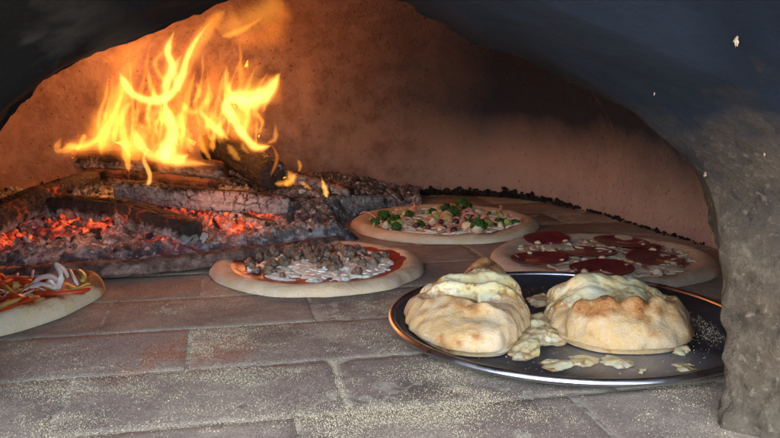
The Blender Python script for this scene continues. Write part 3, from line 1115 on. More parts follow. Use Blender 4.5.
# ------------------------------------------------------------------ pizza
class Pizza:
    def __init__(s, name, c, rad, w, hr, m, label, group, seed, sauce=None, inner=.62, base_h=.006, bakef=None, na=260, sauce_in=.0, wob=.02):
        s.c = np.array([c[0], c[1], 0.0])
        s.root = empty(name, (c[0], c[1], 0), label, 'pizza', group)
        s.rk, s.w, s.hr, s.bh, s.seed, s.wob = rad, w, hr, base_h, seed, wob
        A = np.linspace(0, 2 * np.pi, na, endpoint=False)
        u = np.concatenate([np.linspace(0.02, .75, 26), 1 - (1 - .75) * (np.linspace(1, 0, 42)[1:]) ** 1.6])
        P_ = [[0, 0, 0]]
        for uu in u:
            rA = s.rad(A)
            x_, y_ = uu * rA * np.cos(A), uu * rA * np.sin(A)
            P_ += list(np.stack([x_, y_, s.z(x_, y_)], 1))
        rA = s.rad(A)
        P_ += list(np.stack([rA * .985 * np.cos(A), rA * .985 * np.sin(A), np.full(na, .0012)], 1))
        P_ = np.array(P_)
        P_[0, 2] = s.z(np.array([0.0]), np.array([0.0]))[0]
        nr = len(u) + 1
        F_ = [(0, 1 + j, 1 + (j + 1) % na) for j in range(na)] + grid_faces(nr, na, True, 1)
        P_[:, 2] = np.maximum(P_[:, 2], .0010)
        ang = np.degrees(np.arctan2(P_[:, 1], P_[:, 0]))
        d_ = s.rad(np.arctan2(P_[:, 1], P_[:, 0])) - np.hypot(P_[:, 0], P_[:, 1])
        bk = .25 * sstep(.3, 1, P_[:, 2] / hr) + .5 * fbm(P_ + seed, 30, 4)
        if bakef: bk = bk + bakef(ang, d_, P_)
        mesh('crust', P_, F_, m, s.root, True, {'bake': bk})
        if sauce:
            us = np.linspace(0.02, 1, 60)
            Q = [[0, 0, 0]]
            edge = inner * (1 + .07 * fbm(np.stack([np.cos(A) * 3, np.sin(A) * 3, A * 0 + seed], 1), 1.5, 4))
            for uu in us:
                k = uu * edge * rA
                Q += list(np.stack([k * np.cos(A), k * np.sin(A), np.full(na, uu)], 1))
            Q = np.array(Q)
            uu_ = Q[:, 2].copy()
            zz_ = s.z(Q[:, 0], Q[:, 1])
            Q[:, 2] = 0
            Q[:, 2] = zz_ + .0012 * (1 - sstep(.93, 1.0, uu_)) - .0006 * (uu_ > .99) + fbm(Q + seed + 8, 70, 3) * .0012 * (uu_ < .95)
            mesh('sauce', Q, [(0, 1 + j, 1 + (j + 1) % na) for j in range(na)] + grid_faces(60, na, True, 1), sauce, s.root)

    def rad(s, A):
        if callable(s.rk):
            r0 = s.rk(A)
        else:
            r0 = np.full(np.shape(A), s.rk)
        q = np.stack([np.cos(A) * 1.0, np.sin(A) * 1.0, np.zeros(np.shape(A)) + s.seed], -1).reshape(-1, 3)
        return r0 * (1 + s.wob * fbm(q, 1.6, 3).reshape(np.shape(A)) * 1.6)

    def z(s, x_, y_):
        x_, y_ = np.asarray(x_, float), np.asarray(y_, float)
        A = np.arctan2(y_, x_)
        d_ = s.rad(A) - np.hypot(x_, y_)
        q = np.stack([x_, y_, np.zeros_like(x_) + s.seed], -1).reshape(-1, 3)
        nz_ = fbm(q, 28, 4).reshape(x_.shape)
        w = s.w * (1 + .18 * fbm(q + 30, 9, 2).reshape(x_.shape))
        a = w * .5
        rise = np.sqrt(np.clip(1 - (1 - np.clip(d_ / a, 0, 1)) ** 2, 0, 1))
        fall = sstep(0, 1, (d_ - a) / (w * .75))
        hr = s.hr * (1 + .36 * fbm(q + 60, 12, 3).reshape(x_.shape))
        return rise * (hr + (s.bh - hr) * fall) + nz_ * .0016 * rise

    def at(s, x_, y_):
        return np.array([x_, y_, float(s.z(np.array([x_]), np.array([y_]))[0])])

    def melt(s, m, rmax, frac, seed, thick=.0032, name='melted_cheese', bias=None, fr=34):
        na, nr = 300, 110
        A = np.linspace(0, 2 * np.pi, na, endpoint=False)
        Q = []
        for uu in np.linspace(.02, 1, nr):
            Q += list(np.stack([uu * rmax * np.cos(A), uu * rmax * np.sin(A), A * 0], 1))
        Q = np.array(Q)
        k = fbm(Q + seed, fr, 4) + .35 * ridged(Q + seed + 5, fr * 1.7, 2) - .1 + frac
        k -= .8 * sstep(rmax * .86, rmax, np.hypot(Q[:, 0], Q[:, 1]))
        if bias is not None: k += bias(Q[:, 0], Q[:, 1])
        t = np.clip(k * 4, -1, 1)
        Q[:, 2] = s.z(Q[:, 0], Q[:, 1]) + .0006 + thick * np.sign(t) * np.abs(t) ** .6 * (.75 + .6 * fbm(Q + seed + 9, 110, 3))
        F_ = [q for q in grid_faces(nr, na, True) if max(t[list(q)]) > -.6]
        used = sorted({i for q in F_ for i in q})
        idx = {a: b for b, a in enumerate(used)}
        mesh(name, Q[used], [tuple(idx[i] for i in q) for q in F_], m, s.root)

    def pick(s, n, rmax, bias=None):
        out = []
        while len(out) < n:
            a, r_ = random.random() * 2 * math.pi, math.sqrt(random.random()) * rmax
            x_, y_ = r_ * math.cos(a), r_ * math.sin(a)
            if bias and random.random() > bias(x_, y_): continue
            out.append((x_, y_))
        return out

    def px(s, px, py, z_=.008):
        q = PZ(px, py, z_)
        return q[0] - s.c[0], q[1] - s.c[1]


def copies(o, root, spots, scl=(.8, 1.2), name=None, flat=False):
    """first one and linked copies of it, each its own part"""
    for i, q in enumerate(spots):
        c_ = o[i % len(o)]
        if i >= len(o):
            c_ = c_.copy()
            COL.objects.link(c_)
        c_.parent = root
        c_.location = q
        k = random.uniform(*scl)
        c_.scale = (k, k * random.uniform(.85, 1.15), k)
        c_.rotation_euler = (random.uniform(-.5, .5), random.uniform(-.5, .5), random.random() * 6.28) if not flat else (random.uniform(-.08, .08), random.uniform(-.08, .08), random.random() * 6.28)


def crumbles(name, m, n=6, size=.006, rough_=.5):
    out = []
    for k in range(n):
        v, f = ICO[3]
        v = v * (1 + rough_ * fbm(v + k * 7.7, 1.6, 4) + .5 * rough_ * fbm(v + k * 3.1, 4.5, 2) + .25 * ridged(v + k, 2.2, 2) * rough_)[:, None] * rng.uniform(.75, 1.2, 3) * size
        out.append(mesh(name, v, f, m))
    return out


def shreds(pz, n, rmax, m, name, bias=None, ln=(.010, .022), rad_=(.0010, .0018), lift=.002, melt=1.0):
    pl = Pile()
    for x_, y_ in pz.pick(n, rmax, bias):
        a = random.random() * 6.28
        L_ = random.uniform(*ln)
        k = random.uniform(-1, 1) * 1.2
        pts = []
        for t in np.linspace(-.5, .5, 6):
            aa = a + k * t
            pts.append([x_ + L_ * t * math.cos(aa), y_ + L_ * t * math.sin(aa), 0])
        pts = np.array(pts)
        pts[:, 2] = pz.z(pts[:, 0], pts[:, 1]) + random.uniform(.3, 1) * lift + np.array([0, .3, .6, .6, .3, 0]) * random.uniform(0, .002)
        v, f = tube(pts, random.uniform(*rad_) * np.array([.6, 1, 1, 1.1, 1, .6]), 6, melt)
        pl.add(v, f)
    o_ = pl.build(name, m, pz.root)
    o_['kind'] = 'stuff'
    return o_


PG = 'pizzas baking on the oven floor'
# --- pizza with crumbled sausage
c_ = (-.0915, 1.018)
pz = Pizza('pizza', c_, .1395, .032, .0125, m_crust, 'pizza with crumbled brown sausage and white cheese, in the middle in front of the fire', PG, 1, m_sauce, .82, .006, wob=.05)
sp = [tuple(pz.px(a + 0, b)) for a, b in []]
pts = pz.pick(60, .095, lambda x_, y_: math.exp(-((x_ + .0) / .06) ** 2 - ((y_ - .035) / .05) ** 2)) + pz.pick(34, .098, lambda x_, y_: .25 + .75 * (x_ < .03))
pz.melt(m_shred, .104, .14, 3, .0048, bias=lambda x_, y_: .35 * np.exp(-((x_ - .03) / .06) ** 2 - ((y_ + .03) / .045) ** 2) - .12)
cr = crumbles('sausage_crumble', m_saus, 7, .0058, .95)
copies(cr, pz.root, [pz.at(x_, y_) + [0, 0, .0048 + (.004 * math.exp(-((x_) / .05) ** 2 - ((y_ - .03) / .05) ** 2))] for x_, y_ in pts], (.65, 1.2))
shreds(pz, 230, .098, m_shred, 'shredded_cheese', lambda x_, y_: math.exp(-((x_ - .035) / .05) ** 2 - ((y_ + .02) / .04) ** 2) + .45 * math.exp(-((x_ + .04) / .05) ** 2 - ((y_ + .04) / .035) ** 2) + .12, ln=(.005, .013), lift=.004, rad_=(.0016, .0032), melt=.55)

# --- pizza with broccoli and ham
pz = Pizza('pizza', (.092, 1.325), .1575, .034, .0135, m_crust, 'pizza with green broccoli and pink ham strips at the back against the oven wall', PG, 2, m_sauceo, .80, .006)


pz.melt(m_mush, .122, .12, 6, .0030)


def floret(k):
    pl = Pile()
    st, sf = tube(np.array([[0, 0, 0], [0, 0, .006], [.001, 0, .011]]), np.array([.003, .0032, .004]), 8)
    for i in range(46):
        a = random.random() * 6.28
        e_ = math.acos(1 - random.random() * 1.15)
        d_ = np.array([math.sin(e_) * math.cos(a), math.sin(e_) * math.sin(a), math.cos(e_)])
        v, f = ICO[2]
        s_ = random.uniform(.0022, .0036)
        v = v * (1 + .45 * pn(v * 3 + i))[:, None] * s_
        pl.add(v + d_ * .0085 * rng.uniform(.8, 1.1) + [0, 0, .008], f)
    o_ = pl.build('broccoli_floret', m_broc)
    mesh('stalk', st, sf, m_brocl, o_)
    return o_


def copy_tree(o_, parent=None):
    c2 = o_.copy()
    COL.objects.link(c2)
    c2.parent = parent
    for ch in list(o_.children): copy_tree(ch, c2)
    return c2


fls = [floret(k) for k in range(4)]
spots = [(381, 217, 1.2), (389, 222, 1.0), (399, 219, 1.15), (373, 224, .8), (409, 213, .9), (447, 209, 1.1), (452, 213, 1.2), (462, 205, 1.1), (470, 207, 1.1), (478, 227, 1.35), (470, 222, .9), (432, 210, .8), (499, 220, .9), (417, 222, .8), (441, 225, .7), (395, 226, .9), (488, 212, .6), (515, 221, .7)]
for i, (a, b, k) in enumerate(spots):
    x_, y_ = pz.px(a, b, .016)
    o_ = fls[i] if i < 4 else copy_tree(fls[i % 4])
    o_.parent = pz.root
    o_.location = pz.at(x_, y_) + [0, 0, .0005]
    o_.scale = (k * .95,) * 3
    o_.rotation_euler = (random.uniform(-.9, .9), random.uniform(-.9, .9), random.random() * 6)


def strips(pz, n, rmax, m, name, ln, wd, bias=None, lift=.004, curl=.006):
    out = []
    for x_, y_ in pz.pick(n, rmax, bias):
        a = random.random() * 6.28
        L_ = random.uniform(*ln)
        k = random.uniform(-1.8, 1.8)
        ts = np.linspace(-.5, .5, 12)
        ar = a + k * ts
        p_ = np.stack([x_ + np.cumsum(np.cos(ar)) * L_ / 12, y_ + np.cumsum(np.sin(ar)) * L_ / 12, ts * 0], 1)
        p_[:, 2] = pz.z(p_[:, 0], p_[:, 1]) + lift + curl * random.random() * (1 - (2 * ts) ** 2) + random.uniform(-1, 1) * ts * curl
        v, f = tube(p_, wd * np.concatenate([[.5], np.ones(10), [.5]]) * random.uniform(.7, 1.2), 8, .45)
        q0 = v.mean(0)
        o_ = mesh(name, v - q0, f, m, pz.root)
        o_.location = q0
    return


strips(pz, 60, .115, m_ham, 'ham_strip', (.02, .04), .0028, None, .004, .010)
shreds(pz, 260, .122, m_shred, 'shredded_cheese', None, (.015, .03), (.001, .0018), .004)
copies(crumbles('cheese_lump', m_mush, 4, .006, .5), pz.root, [pz.at(x_, y_) + [0, 0, .005] for x_, y_ in pz.pick(46, .112, lambda x_, y_: .35 + .65 * (x_ > .0))], (.6, 1.3))
copies(crumbles('olive_piece', m_olive, 3, .0052, .3), pz.root, [pz.at(x_, y_) + [0, 0, .006] for x_, y_ in pz.pick(16, .105)], (.7, 1.2))
copies(crumbles('green_stalk_piece', m_brocl, 3, .006, .4), pz.root, [pz.at(x_, y_) + [0, 0, .007] for x_, y_ in pz.pick(22, .108)], (.6, 1.2))

# --- pepperoni pizza
pz = Pizza('pizza', (.289, 1.066), .1515, .030, .0115, m_crustp, 'pizza with large dark red pepperoni slices behind the metal tray on the right', PG, 3, m_sauceo, .74, .0055)
NP = 30


def pepperoni(x_, y_, r_, k, sq=1.0, rot=0):
    A = np.linspace(0, 2 * np.pi, 72, endpoint=False)
    V_ = []
    rings = [(0.02, 1), (.3, 1), (.6, 1), (.85, 1), (.955, 1), (1, .7), (1.0, .2), (.96, 0)]
    for u, t in rings:
        rw = r_ * u * (1 + .035 * np.sin(A * 2 + k) + .02 * np.sin(A * 5 + k * 2))
        xx, yy = rw * np.cos(A), rw * np.sin(A) * sq
        xx, yy = xx * math.cos(rot) - yy * math.sin(rot), xx * math.sin(rot) + yy * math.cos(rot)
        zz = pz.z(x_ + xx, y_ + yy)
        zz = .6 * np.mean(zz) + .4 * zz + .0006 + .0014 * t + .0022 * u ** 5 + .002 * u * u * np.maximum(0, np.sin(A * 1.5 + k)) + .0015 * np.sin(A + k)
        V_.append(np.stack([xx, yy, zz], 1))
    V_ = np.concatenate(V_)
    V_ = np.vstack([V_, [0, 0, V_[:72, 2].mean()]])
    F_ = grid_faces(len(rings), 72, True) + [(len(V_) - 1, (j + 1) % 72, j) for j in range(72)]
    o_ = mesh('pepperoni_slice', V_, F_, m_pep, pz.root)
    o_.location = (x_, y_, 0)


PEP = [(547, 238, .032), (539, 256, .034), (586, 249, .037), (621, 240, .036), (655, 256, .036), (602, 266, .037), (640, 246, .026)]
for k, (a, b, r_) in enumerate(PEP):
    x_, y_ = pz.px(a, b, .012)
    pepperoni(x_, y_, r_ * 1.1, k * 1.3, 1.0)
SL = [(pz.px(a, b, .012), r_) for a, b, r_ in PEP]


def off_slices(x_, y_):
    return .04 if any(math.hypot(x_ - q[0], y_ - q[1]) < r_ * .78 for q, r_ in SL) else 1.0


pz.melt(m_shredy, .118, .13, 9, .0030, bias=lambda x_, y_: -.5 * np.max([np.exp(-(((x_ - q[0]) ** 2 + (y_ - q[1]) ** 2) / (r_ * .95) ** 2) ** 3) for q, r_ in SL], axis=0))
shreds(pz, 230, .118, m_shredy, 'shredded_cheese', off_slices, (.008, .018), (.0011, .0020), .002)
copies(crumbles('cheese_lump', m_mush, 4, .005, .5), pz.root, [pz.at(x_, y_) + [0, 0, .003] for x_, y_ in pz.pick(20, .112, off_slices)], (.5, 1.0))

# --- pizza at the left edge
lp_a = np.radians([-180, -150, -120, -90, -70, -44, -25, 4, 24, 42, 60, 75, 95, 120, 150, 180])
lp_r = [.16, .15, .14, .132, .128, .130, .128, .134, .154, .163, .150, .140, .134, .138, .15, .16]


def lrad(A):
    A = (np.asarray(A) + np.pi) % (2 * np.pi) - np.pi
    t = 0
    for d_ in (-.12, -.06, 0, .06, .12): t = t + np.interp((A + d_ + np.pi) % (2 * np.pi) - np.pi, lp_a, lp_r)
    return t / 5


def lbake(ang, d_, P_):
    o_ = 0
    for a0, w0, d0, k in [(24, 5, .008, 2.2), (9, 5, .011, 1.6), (38, 6, .016, 1.0), (-6, 5, .014, .9), (-25, 5, .015, .7), (50, 6, .02, .9)]:
        o_ = o_ + k * np.exp(-((ang - a0) / w0) ** 2 - ((d_ - d0) / .0065) ** 2)
    return o_ + .25 * sstep(10, 40, ang)


pz = Pizza('pizza', (-.470, .832), lrad, .028, .020, m_crustb, 'pizza with onion, red pepper strips and scorched puffy rim at the left edge', PG, 4, m_sauce, .80, .008, lbake, wob=.008)


def arc_strip(pxs, wd, m, name, flat=.5, z_=.018):
    p_ = []
    for a in pxs:
        q = PZ(a[0], a[1], a[2] if len(a) > 2 else z_)
        p_.append([q[0] - pz.c[0], q[1] - pz.c[1], q[2]])
    p_ = catmull(p_, 26)
    v, f = tube(p_, wd * np.concatenate([[.4, .8], np.ones(22), [.8, .4]]), 10, flat)
    q0 = v.mean(0)
    o_ = mesh(name, v - q0, f, m, pz.root)
    o_.location = q0


for l_, wd, m, nm, fl_ in [
    ([(34, 292), (55, 294), (80, 291), (90, 288)], .0034, m_redpep, 'red_pepper_strip', .8),
    ([(-10, 318), (15, 307), (40, 298)], .005, m_redpep, 'red_pepper_strip', .6),
    ([(0, 284), (15, 279), (30, 282)], .005, m_redpep, 'red_pepper_strip', .6),
    ([(2, 291), (20, 295), (34, 290)], .0018, m_onion, 'onion_strip', .7),
    ([(32, 286, .018), (40, 278, .028), (52, 277, .030), (60, 284, .022)], .0017, m_onion, 'onion_strip', 1.6),
    ([(30, 288, .018), (42, 284, .024), (56, 289, .02)], .0018, m_onion, 'onion_strip', 1.4),
    ([(44, 286, .02), (50, 281, .03), (58, 288, .02)], .0014, m_onion, 'onion_strip', 1.6),
    ([(57, 290, .018), (61, 276, .034), (55, 263, .046)], .0024, m_onion, 'onion_strip', 1.6),
    ([(56, 264, .044), (64, 270, .036), (68, 277, .026)], .0020, m_onion, 'onion_strip', 1.4),
    ([(70, 270, .03), (74, 278, .026), (78, 286, .018)], .0018, m_onion, 'onion_strip', 1.2),
    ([(4, 285), (10, 292), (18, 296)], .003, m_grnpep, 'green_pepper_strip', .6),
    ([(66, 286, .02), (76, 289, .02), (90, 284, .02)], .0028, m_grnpep, 'green_pepper_strip', .7),
    ([(78, 270, .026), (84, 276, .024), (82, 282, .02)], .003, m_grnpep, 'green_pepper_strip', .8),
    ([(0, 306), (20, 300), (40, 297)], .005, m_yelch, 'melted_cheese', .5),
    ([(6, 309), (22, 304), (40, 299)], .004, m_yelch, 'melted_cheese', .5),
]:
    arc_strip(l_, wd, m, nm, fl_)
copies(crumbles('cheese_lump', m_yelch, 4, .005, .5), pz.root, [pz.at(x_, y_) + [0, 0, .003] for x_, y_ in pz.pick(50, .1)], (.6, 1.6), flat=True)
copies(crumbles('tomato_piece', m_redpep, 3, .006, .4), pz.root, [pz.at(x_, y_) + [0, 0, .003] for x_, y_ in pz.pick(50, .1)], (.6, 1.6), flat=True)
strips(pz, 26, .10, m_onion, 'onion_strip', (.02, .04), .0014, lambda x_, y_: float(x_ > .0), .003, .012)
strips(pz, 14, .10, m_redpep, 'red_pepper_strip', (.02, .05), .0024, lambda x_, y_: float(x_ > -.02), .002, .004)
shreds(pz, 260, .108, m_yelch, 'shredded_cheese', None, (.012, .025), (.001, .002), .004)
copies(crumbles('sausage_crumble', m_saus, 2, .006, .5), pz.root, [pz.at(x_, y_) + [0, 0, .004] for x_, y_ in pz.pick(12, .1)], (.7, 1.2))

# ------------------------------------------------------------------ round metal tray
TC = np.array([.177, .773, .0])
tray = empty('round_tray', TC, 'round dark metal tray with bright rolled rim holding two calzones', 'tray')
M = Mat('worn dark pan metal', .42, .5, .6)
n1 = M.noise(11, 5, .6, .6)
n2 = M.noise(60, 5, .7)
c = M.ramp(n1, [(.3, (.05, .052, .06)), (.7, (.13, .13, .145))])
x, y, z = M.xyz()
burn = M.math('MULTIPLY', M.blob(-.02, .08, .10, .06), M.ramp(M.noise(30, 4, .7), [(.42, 0), (.56, 1)]))
c = M.mix(burn, c, (.11, .045, .022))
refl = M.math('MULTIPLY', M.blob(.035, -.105, .09, .05), 1.0)  # reflection at the tray's front painted as a lighter patch in the metal
c = M.mix(M.math('MULTIPLY', refl, .9), c, (.46, .43, .41))
M.color(c)
M.rough(M.ramp(n2, [(.3, .34), (.7, .6)]))
M.bump(n2, .15, .0006)
m_pan = M.m
M = Mat('aluminium rim', .3, .5, 1)
M.color(M.ramp(M.noise(30, 4), [(.3, (.42, .41, .42)), (.7, (.62, .61, .62))]))
M.rough(M.ramp(M.noise(50, 4), [(.3, .24), (.7, .42)]))
m_rim = M.m


def lathe(prof_, na):
    A = np.linspace(0, 2 * np.pi, na, endpoint=False)
    V_ = []
    for r_, z_ in prof_: V_ += list(np.stack([r_ * np.cos(A), r_ * np.sin(A), np.full(na, z_)], 1))
    return np.array(V_), grid_faces(len(prof_), na, True)


v, f = lathe([(.0005, .0035), (.08, .0035), (.140, .0036), (.150, .0042), (.157, .0062), (.165, .0096), (.1735, .0122), (.1740, .0112), (.1655, .0086), (.157, .0050), (.150, .0024), (.14, .0020), (.0005, .0020)], 220)
mesh('pan', v, f, m_pan, tray)
A = np.linspace(0, 2 * np.pi, 13)
v, f = lathe([(.1752 + .0036 * math.cos(a), .0112 + .0036 * math.sin(a)) for a in A], 220)
mesh('rolled_rim', v, f, m_rim, tray)


# ------------------------------------------------------------------ mounds: calzones and spilled cheese
def mound(outline, H, hmod, nsh=2.4, nr=90, na=260, z0=.004, amp=.0, noise_f=40, centre=None, xy_noise=.0, seed=0, nb=2.2):
    """closed body over a footprint; hmod(x, y) multiplies the height; returns world points, heights param"""
    oc = closed_curve(outline, na)
    cc = oc.mean(0) if centre is None else np.array(centre)
    P_ = []
    U = np.linspace(0.0, 1, nr)
    for u in U:
        a = u * math.pi / 2
        bx = math.sin(a) ** (2 / nsh)
        bz = max(0, math.cos(a)) ** (2 / nb)
        xy = cc + (oc - cc) * bx
        P_.append(np.stack([xy[:, 0], xy[:, 1], np.full(na, bz)], 1))
    P_ = np.concatenate(P_)
    bz = P_[:, 2].copy()
    q = P_.copy()
    q[:, 2] = 0
    P_[:, 2] = z0 + bz * H * hmod(P_[:, 0], P_[:, 1])
    # tuck the foot slightly inwards
    tuck = sstep(.18, 0, bz) * .035
    P_[:, :2] = P_[:, :2] + (cc - P_[:, :2]) * tuck[:, None]
    return P_, bz, grid_faces(nr, na, True), cc


def normals(P_, nr, na):
    G_ = P_.reshape(nr, na, 3)
    du = np.gradient(G_, axis=0)
    dv = np.roll(G_, -1, 1) - np.roll(G_, 1, 1)
    n = np.cross(du, dv)
    n /= np.linalg.norm(n, axis=2)[:, :, None] + 1e-12
    n = n.reshape(-1, 3)
    n[n[:, 2] < -.2] *= -1
    if n[:, 2].mean() < 0: n = -n
    n[:na] = [0, 0, 1]
    return n


def ridge(x_, y_, pts, wd, amp):
    """bump along a polyline in the plan"""
    best = np.full(len(x_), 9.0)
    for (a, b) in zip(pts[:-1], pts[1:]):
        a, b = np.array(a), np.array(b)
        ab = b - a
        t = np.clip(((x_ - a[0]) * ab[0] + (y_ - a[1]) * ab[1]) / (ab @ ab), 0, 1)
        best = np.minimum(best, np.hypot(x_ - a[0] - t * ab[0], y_ - a[1] - t * ab[1]))
    return amp * np.exp(-(best / wd) ** 2)


M = Mat('melted cheese', .25, .5)
n1 = M.noise(38, 5, .6, .4)
n2 = M.noise(140, 4, .65)
tk = M.attr('thick')
c = M.ramp(n1, [(.35, (.78, .58, .24)), (.5, (.86, .73, .42)), (.65, (.90, .82, .58))])
c = M.mix(M.ramp(M.math('ADD', n2, M.math('MULTIPLY', tk, -.22)), [(.34, 0), (.50, .9)]), c, (.46, .21, .06))
M.color(c)
M.sss(.25, .005)
M.bump(M.math('ADD', n1, M.math('MULTIPLY', n2, .25)), .3, .0014)
m_cheese = M.m


def calzone(label, outline, H, hmod, mask, seed, z0=.0048, tbase=.003):
    nr, na = 130, 360
    P_, bz, F_, cc = mound(outline, H, hmod, 2.9, nr, na, z0, nb=2.6)
    n = normals(P_, nr, na)
    fold = fbm(P_ * [1, 1, 1] + seed, 17, 3) * .0090 + fbm(P_ + seed + 6, 42, 2) * .0030 + ridged(P_ * [.9, 1.2, 1.2] + seed, 20, 2) * .0022 + fbm(P_ + seed, 120, 2) * .0005
    live = sstep(0, .12, bz)
    Pd = P_ + n * (fold * (.12 + .88 * live))[:, None]
    Pd[:, 2] = np.maximum(Pd[:, 2], z0)
    root = empty('calzone', (cc[0], cc[1], z0), label, 'calzone', 'calzones on the tray')
    base_ = np.array([cc[0], cc[1], z0])
    hgt = (Pd[:, 2] - z0) / H
    crest = fbm(P_ + seed + 6, 42, 2) * 1.1 + fbm(P_ + seed + 40, 75, 3) * .5
    bk = .10 + crest * .55 + .36 * sstep(.6, 1.05, np.clip(hgt, 0, 1.0)) + .25 * sstep(.12, .0, live) * 0 + 1.2 * np.clip(fold, 0, 1) / .009 * .20 + .45 * fbm(P_ + 11 + seed, 28, 4) + .12 * sstep(cc[1] - .01, cc[1] + .05, P_[:, 1])
    mesh('dough', Pd - base_, F_, m_calz, root, True, {'bake': bk})
    n2_ = normals(Pd, nr, na)
    mk = mask(P_[:, 0], P_[:, 1]) - .22 + 1.05 * fbm(P_ + 3 + seed, 34, 4)
    th_ = np.clip(mk, -1, 1) * tbase + .0016 * fbm(P_ + 7 + seed, 34, 3) * (mk > 0) + .0010 * fbm(P_ + 19, 90, 3) * (mk > 0) + .0013 * np.maximum(0, ridged(P_ * [.7, 1.5, 1] + seed, 30, 2)) * (mk > 0)
    Pc = Pd + n2_ * th_[:, None]
    keep = [q for q in F_ if max(mk[list(q)]) > -.12]
    used = sorted({i for q in keep for i in q})
    idx = {a: b for b, a in enumerate(used)}
    mesh('melted_cheese', (Pc - base_)[used], [tuple(idx[i] for i in q) for q in keep], m_cheese, root, True, {'thick': np.clip(mk[used] * 1.6, 0, 1)})
    return root


c1_out = [(.016, .785), (.020, .735), (.040, .692), (.066, .672), (.098, .674), (.114, .700), (.128, .735), (.139, .775), (.143, .82), (.139, .86), (.128, .888), (.108, .892), (.085, .872), (.055, .845), (.030, .820)]
calzone('left calzone with a crumpled folded top, raised pointed back and melted cheese', c1_out, .040,
        lambda x_, y_: .88 + ridge(x_, y_, [(.122, .878), (.10, .865)], .020, .46) + ridge(x_, y_, [(.022, .765), (.035, .745), (.06, .735), (.085, .715), (.108, .705), (.120, .725)], .011, .22)
        - ridge(x_, y_, [(.082, .722), (.090, .74), (.088, .758)], .0045, .16) - ridge(x_, y_, [(.04, .762), (.075, .757), (.12, .745)], .008, .20) - ridge(x_, y_, [(.03, .79), (.08, .785), (.13, .795)], .006, .12) - ridge(x_, y_, [(.04, .825), (.09, .83), (.135, .84)], .006, .14)
        + ridge(x_, y_, [(.04, .806), (.08, .802), (.13, .812)], .007, .12) + ridge(x_, y_, [(.045, .776), (.12, .772)], .006, .10) - .12 * sstep(.11, .14, x_),
        lambda x_, y_: 1.1 - (((x_ - .083) / .056) ** 2 + ((y_ - .795) / .047) ** 2) ** 1.2, 2, tbase=.0022)
c2_out = [(.160, .775), (.160, .735), (.166, .705), (.190, .682), (.225, .678), (.255, .686), (.275, .705), (.290, .738), (.298, .775), (.289, .815), (.258, .845), (.215, .852), (.178, .832), (.163, .805)]
calzone('right calzone with smooth pale front, crimped seam and a pool of melted cheese', c2_out, .0375,
        lambda x_, y_: .96 + ridge(x_, y_, [(.168, .725), (.2, .708), (.24, .708), (.27, .728), (.283, .765)], .008, .24) * (1 + .35 * np.sin(x_ * 260)) - ridge(x_, y_, [(.18, .738), (.21, .728), (.25, .733), (.265, .76)], .012, .26)
        + ridge(x_, y_, [(.20, .785), (.212, .79)], .014, .22) + ridge(x_, y_, [(.235, .79), (.245, .79)], .012, .10) + ridge(x_, y_, [(.17, .81), (.19, .835)], .018, .10) - .15 * sstep(.24, .30, x_) * sstep(.74, .80, y_),
        lambda x_, y_: 1.15 - (((x_ - .215 - (y_ - .77) * -.25) / .058) ** 2 + ((y_ - .772) / .046) ** 2) ** 1.3, 5, tbase=.0030)


def spill(pxs, H, label, group='cheese spilled on the tray', seed=0):
    out = closed_curve([PZ(a, b, .006)[:2] for a, b in pxs], 90)
    cc = np.mean(out, 0)
    q3 = np.hstack([out, np.zeros((90, 1))])
    out = out + np.stack([fbm(q3 + seed, 85, 4), fbm(q3 + seed + 50, 85, 4)], 1) * .008
    P_, bz, F_, cc = mound(out, H, lambda x_, y_: 1 + 0 * x_, 2.2, 40, 140, .0040, nb=1.15)
    live = sstep(0, .4, bz)
    P_[:, 2] += live * (fbm(P_ + seed, 60, 2) * H * 1.3 - H * .15)
    P_[:, :2] += (fbm(P_ + 9 + seed, 50, 3) * .004)[:, None] * np.array([[1, .6]])
    P_[:, 2] = np.maximum(P_[:, 2], .0040 - .0002)
    base_ = np.array([cc[0], cc[1], .004])
    o_ = mesh('cheese_spill', P_ - base_, F_, m_cheese, None, True, {'thick': np.clip(live * .8 + fbm(P_ + 2, 40, 3) * .4, 0, 1)})
    o_.location = base_
    tag(o_, label, 'spilled cheese', group)


spill([(512, 335), (520, 316), (540, 310), (560, 312), (575, 322), (570, 340), (552, 344), (535, 346), (537, 354), (520, 360), (505, 352)], .0045, 'large pool of spilled cheese between the two calzones', seed=1)
spill([(541, 362), (553, 357), (565, 358), (572, 354), (588, 352), (599, 358), (594, 364), (575, 364), (566, 368), (550, 369)], .003, 'lumpy long cheese spill on the tray just left of the flat patch with two lobes', seed=2)
spill([(600, 357), (610, 354), (622, 357), (634, 359), (632, 365), (618, 366), (606, 363)], .0025, 'flat cheese patch with two lobes in front of the right calzone', seed=3)
spill([(672, 362), (680, 360), (692, 363), (704, 369), (696, 373), (684, 371), (676, 368)], .0030, 'browned oval patch of cheese near the right end of the tray', seed=4)
spill([(640, 367), (645, 366), (647, 369), (641, 370)], .0015, 'tiny dot of cheese on the tray in front of the right calzone', seed=5)
spill([(674, 345), (684, 343), (690, 349), (683, 354), (677, 352)], .004, 'small drip of cheese at the right foot of the right calzone', seed=6)
spill([(527, 298), (540, 292), (552, 296), (549, 303), (536, 306)], .003, 'brownish cheese smear at the back of the tray between the calzones', seed=7)

# ------------------------------------------------------------------ flour and cornmeal grains
M = Mat('cornmeal grain', .85, .2)
M.color(M.ramp(M.noise(300, 2), [(.35, (.50, .39, .22)), (.65, (.72, .60, .39))]))
m_grain = M.m


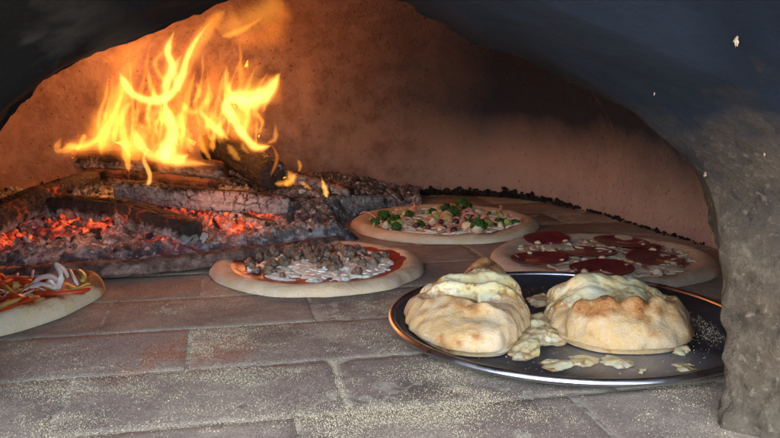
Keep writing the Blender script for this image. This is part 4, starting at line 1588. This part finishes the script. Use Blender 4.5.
def grains(n, xr, yr, dens_, zf_, name, label, smin=.00013, smax=.00042):
    oct_v = np.array([[1, 0, 0], [-1, 0, 0], [0, 1, 0], [0, -1, 0], [0, 0, 1], [0, 0, -1]], float)
    oct_f = np.array([[0, 2, 4], [2, 1, 4], [1, 3, 4], [3, 0, 4], [2, 0, 5], [1, 2, 5], [3, 1, 5], [0, 3, 5]])
    acc = []
    while sum(map(len, acc)) < n:
        c__ = np.stack([rng.uniform(*xr, 40000), rng.uniform(*yr, 40000), np.zeros(40000)], 1)
        acc.append(c__[rng.random(40000) < dens_(c__)])
    c__ = np.concatenate(acc)[:n]
    s_ = smin + (smax - smin) * rng.random(n) ** 2.2 * (1 + (rng.random(n) < .08) * .7)
    c__[:, 2] = zf_(c__) + s_ * .4
    ja = rng.uniform(.6, 1.3, (n, 6, 1))
    rz = rng.uniform(0, 6.28, n)
    co, si = np.cos(rz), np.sin(rz)
    ov = oct_v[None] * ja * s_[:, None, None]
    xx = ov[:, :, 0] * co[:, None] - ov[:, :, 1] * si[:, None]
    yy = ov[:, :, 0] * si[:, None] + ov[:, :, 1] * co[:, None]
    V_ = np.stack([xx, yy, ov[:, :, 2]], 2) + c__[:, None, :]
    F_ = (oct_f[None] + (np.arange(n) * 6)[:, None, None]).reshape(-1, 3)
    tag(mesh(name, V_.reshape(-1, 3), F_, m_grain, None, False), label, 'flour', kind='stuff')


j3 = [(-.45, .475), (-.136, .540), (.053, .578), (.2, .605)]


def dens_floor(c__):
    pt = fbm(c__ * [1, 1.5, 1] + 2, 9, 5)
    base_ = .04 + 1.0 * sstep(-.05, .38, pt) + .4 * sstep(.1, .4, fbm(c__ + 8, 26, 3))
    hot = ridge(c__[:, 0], c__[:, 1], [(-.30, .505), (-.136, .542), (-.02, .566), (.06, .58)], .013, 1.0) * (.4 + 1.2 * np.maximum(0, fbm(c__, 16, 3) + .3))
    pile_ = np.exp(-((c__[:, 0] - .0) / .07) ** 2 - ((c__[:, 1] - .56) / .025) ** 2) * .9
    jv = ridge(c__[:, 0], c__[:, 1], [(-.052, .68), (-.03, .568)], .003, .9)
    near = sstep(1.0, .75, c__[:, 1])
    return np.clip((base_ * .55 * near + hot * .62 + pile_ * .38 + jv * .6), 0, 1)


grains(130000, (-.44, .36), (.46, 1.08), dens_floor, lambda c__: np.zeros(len(c__)), 'flour_grains', 'fine pale flour and cornmeal grains sprinkled over the floor bricks')


def dens_tray(c__):
    r_ = np.hypot(c__[:, 0] - TC[0], c__[:, 1] - TC[1])
    a = np.exp(-((c__[:, 0] - .318) / .018) ** 2 - ((c__[:, 1] - .76) / .055) ** 2) * (.3 + np.maximum(0, fbm(c__, 30, 3) * 2))
    return np.where(r_ < .148, a + .01, 0)


grains(1500, (.0, .345), (.62, .93), dens_tray, lambda c__: np.full(len(c__), .0036), 'flour_grains', 'flour grains scattered on the right part of the metal tray', .0003, .0007)
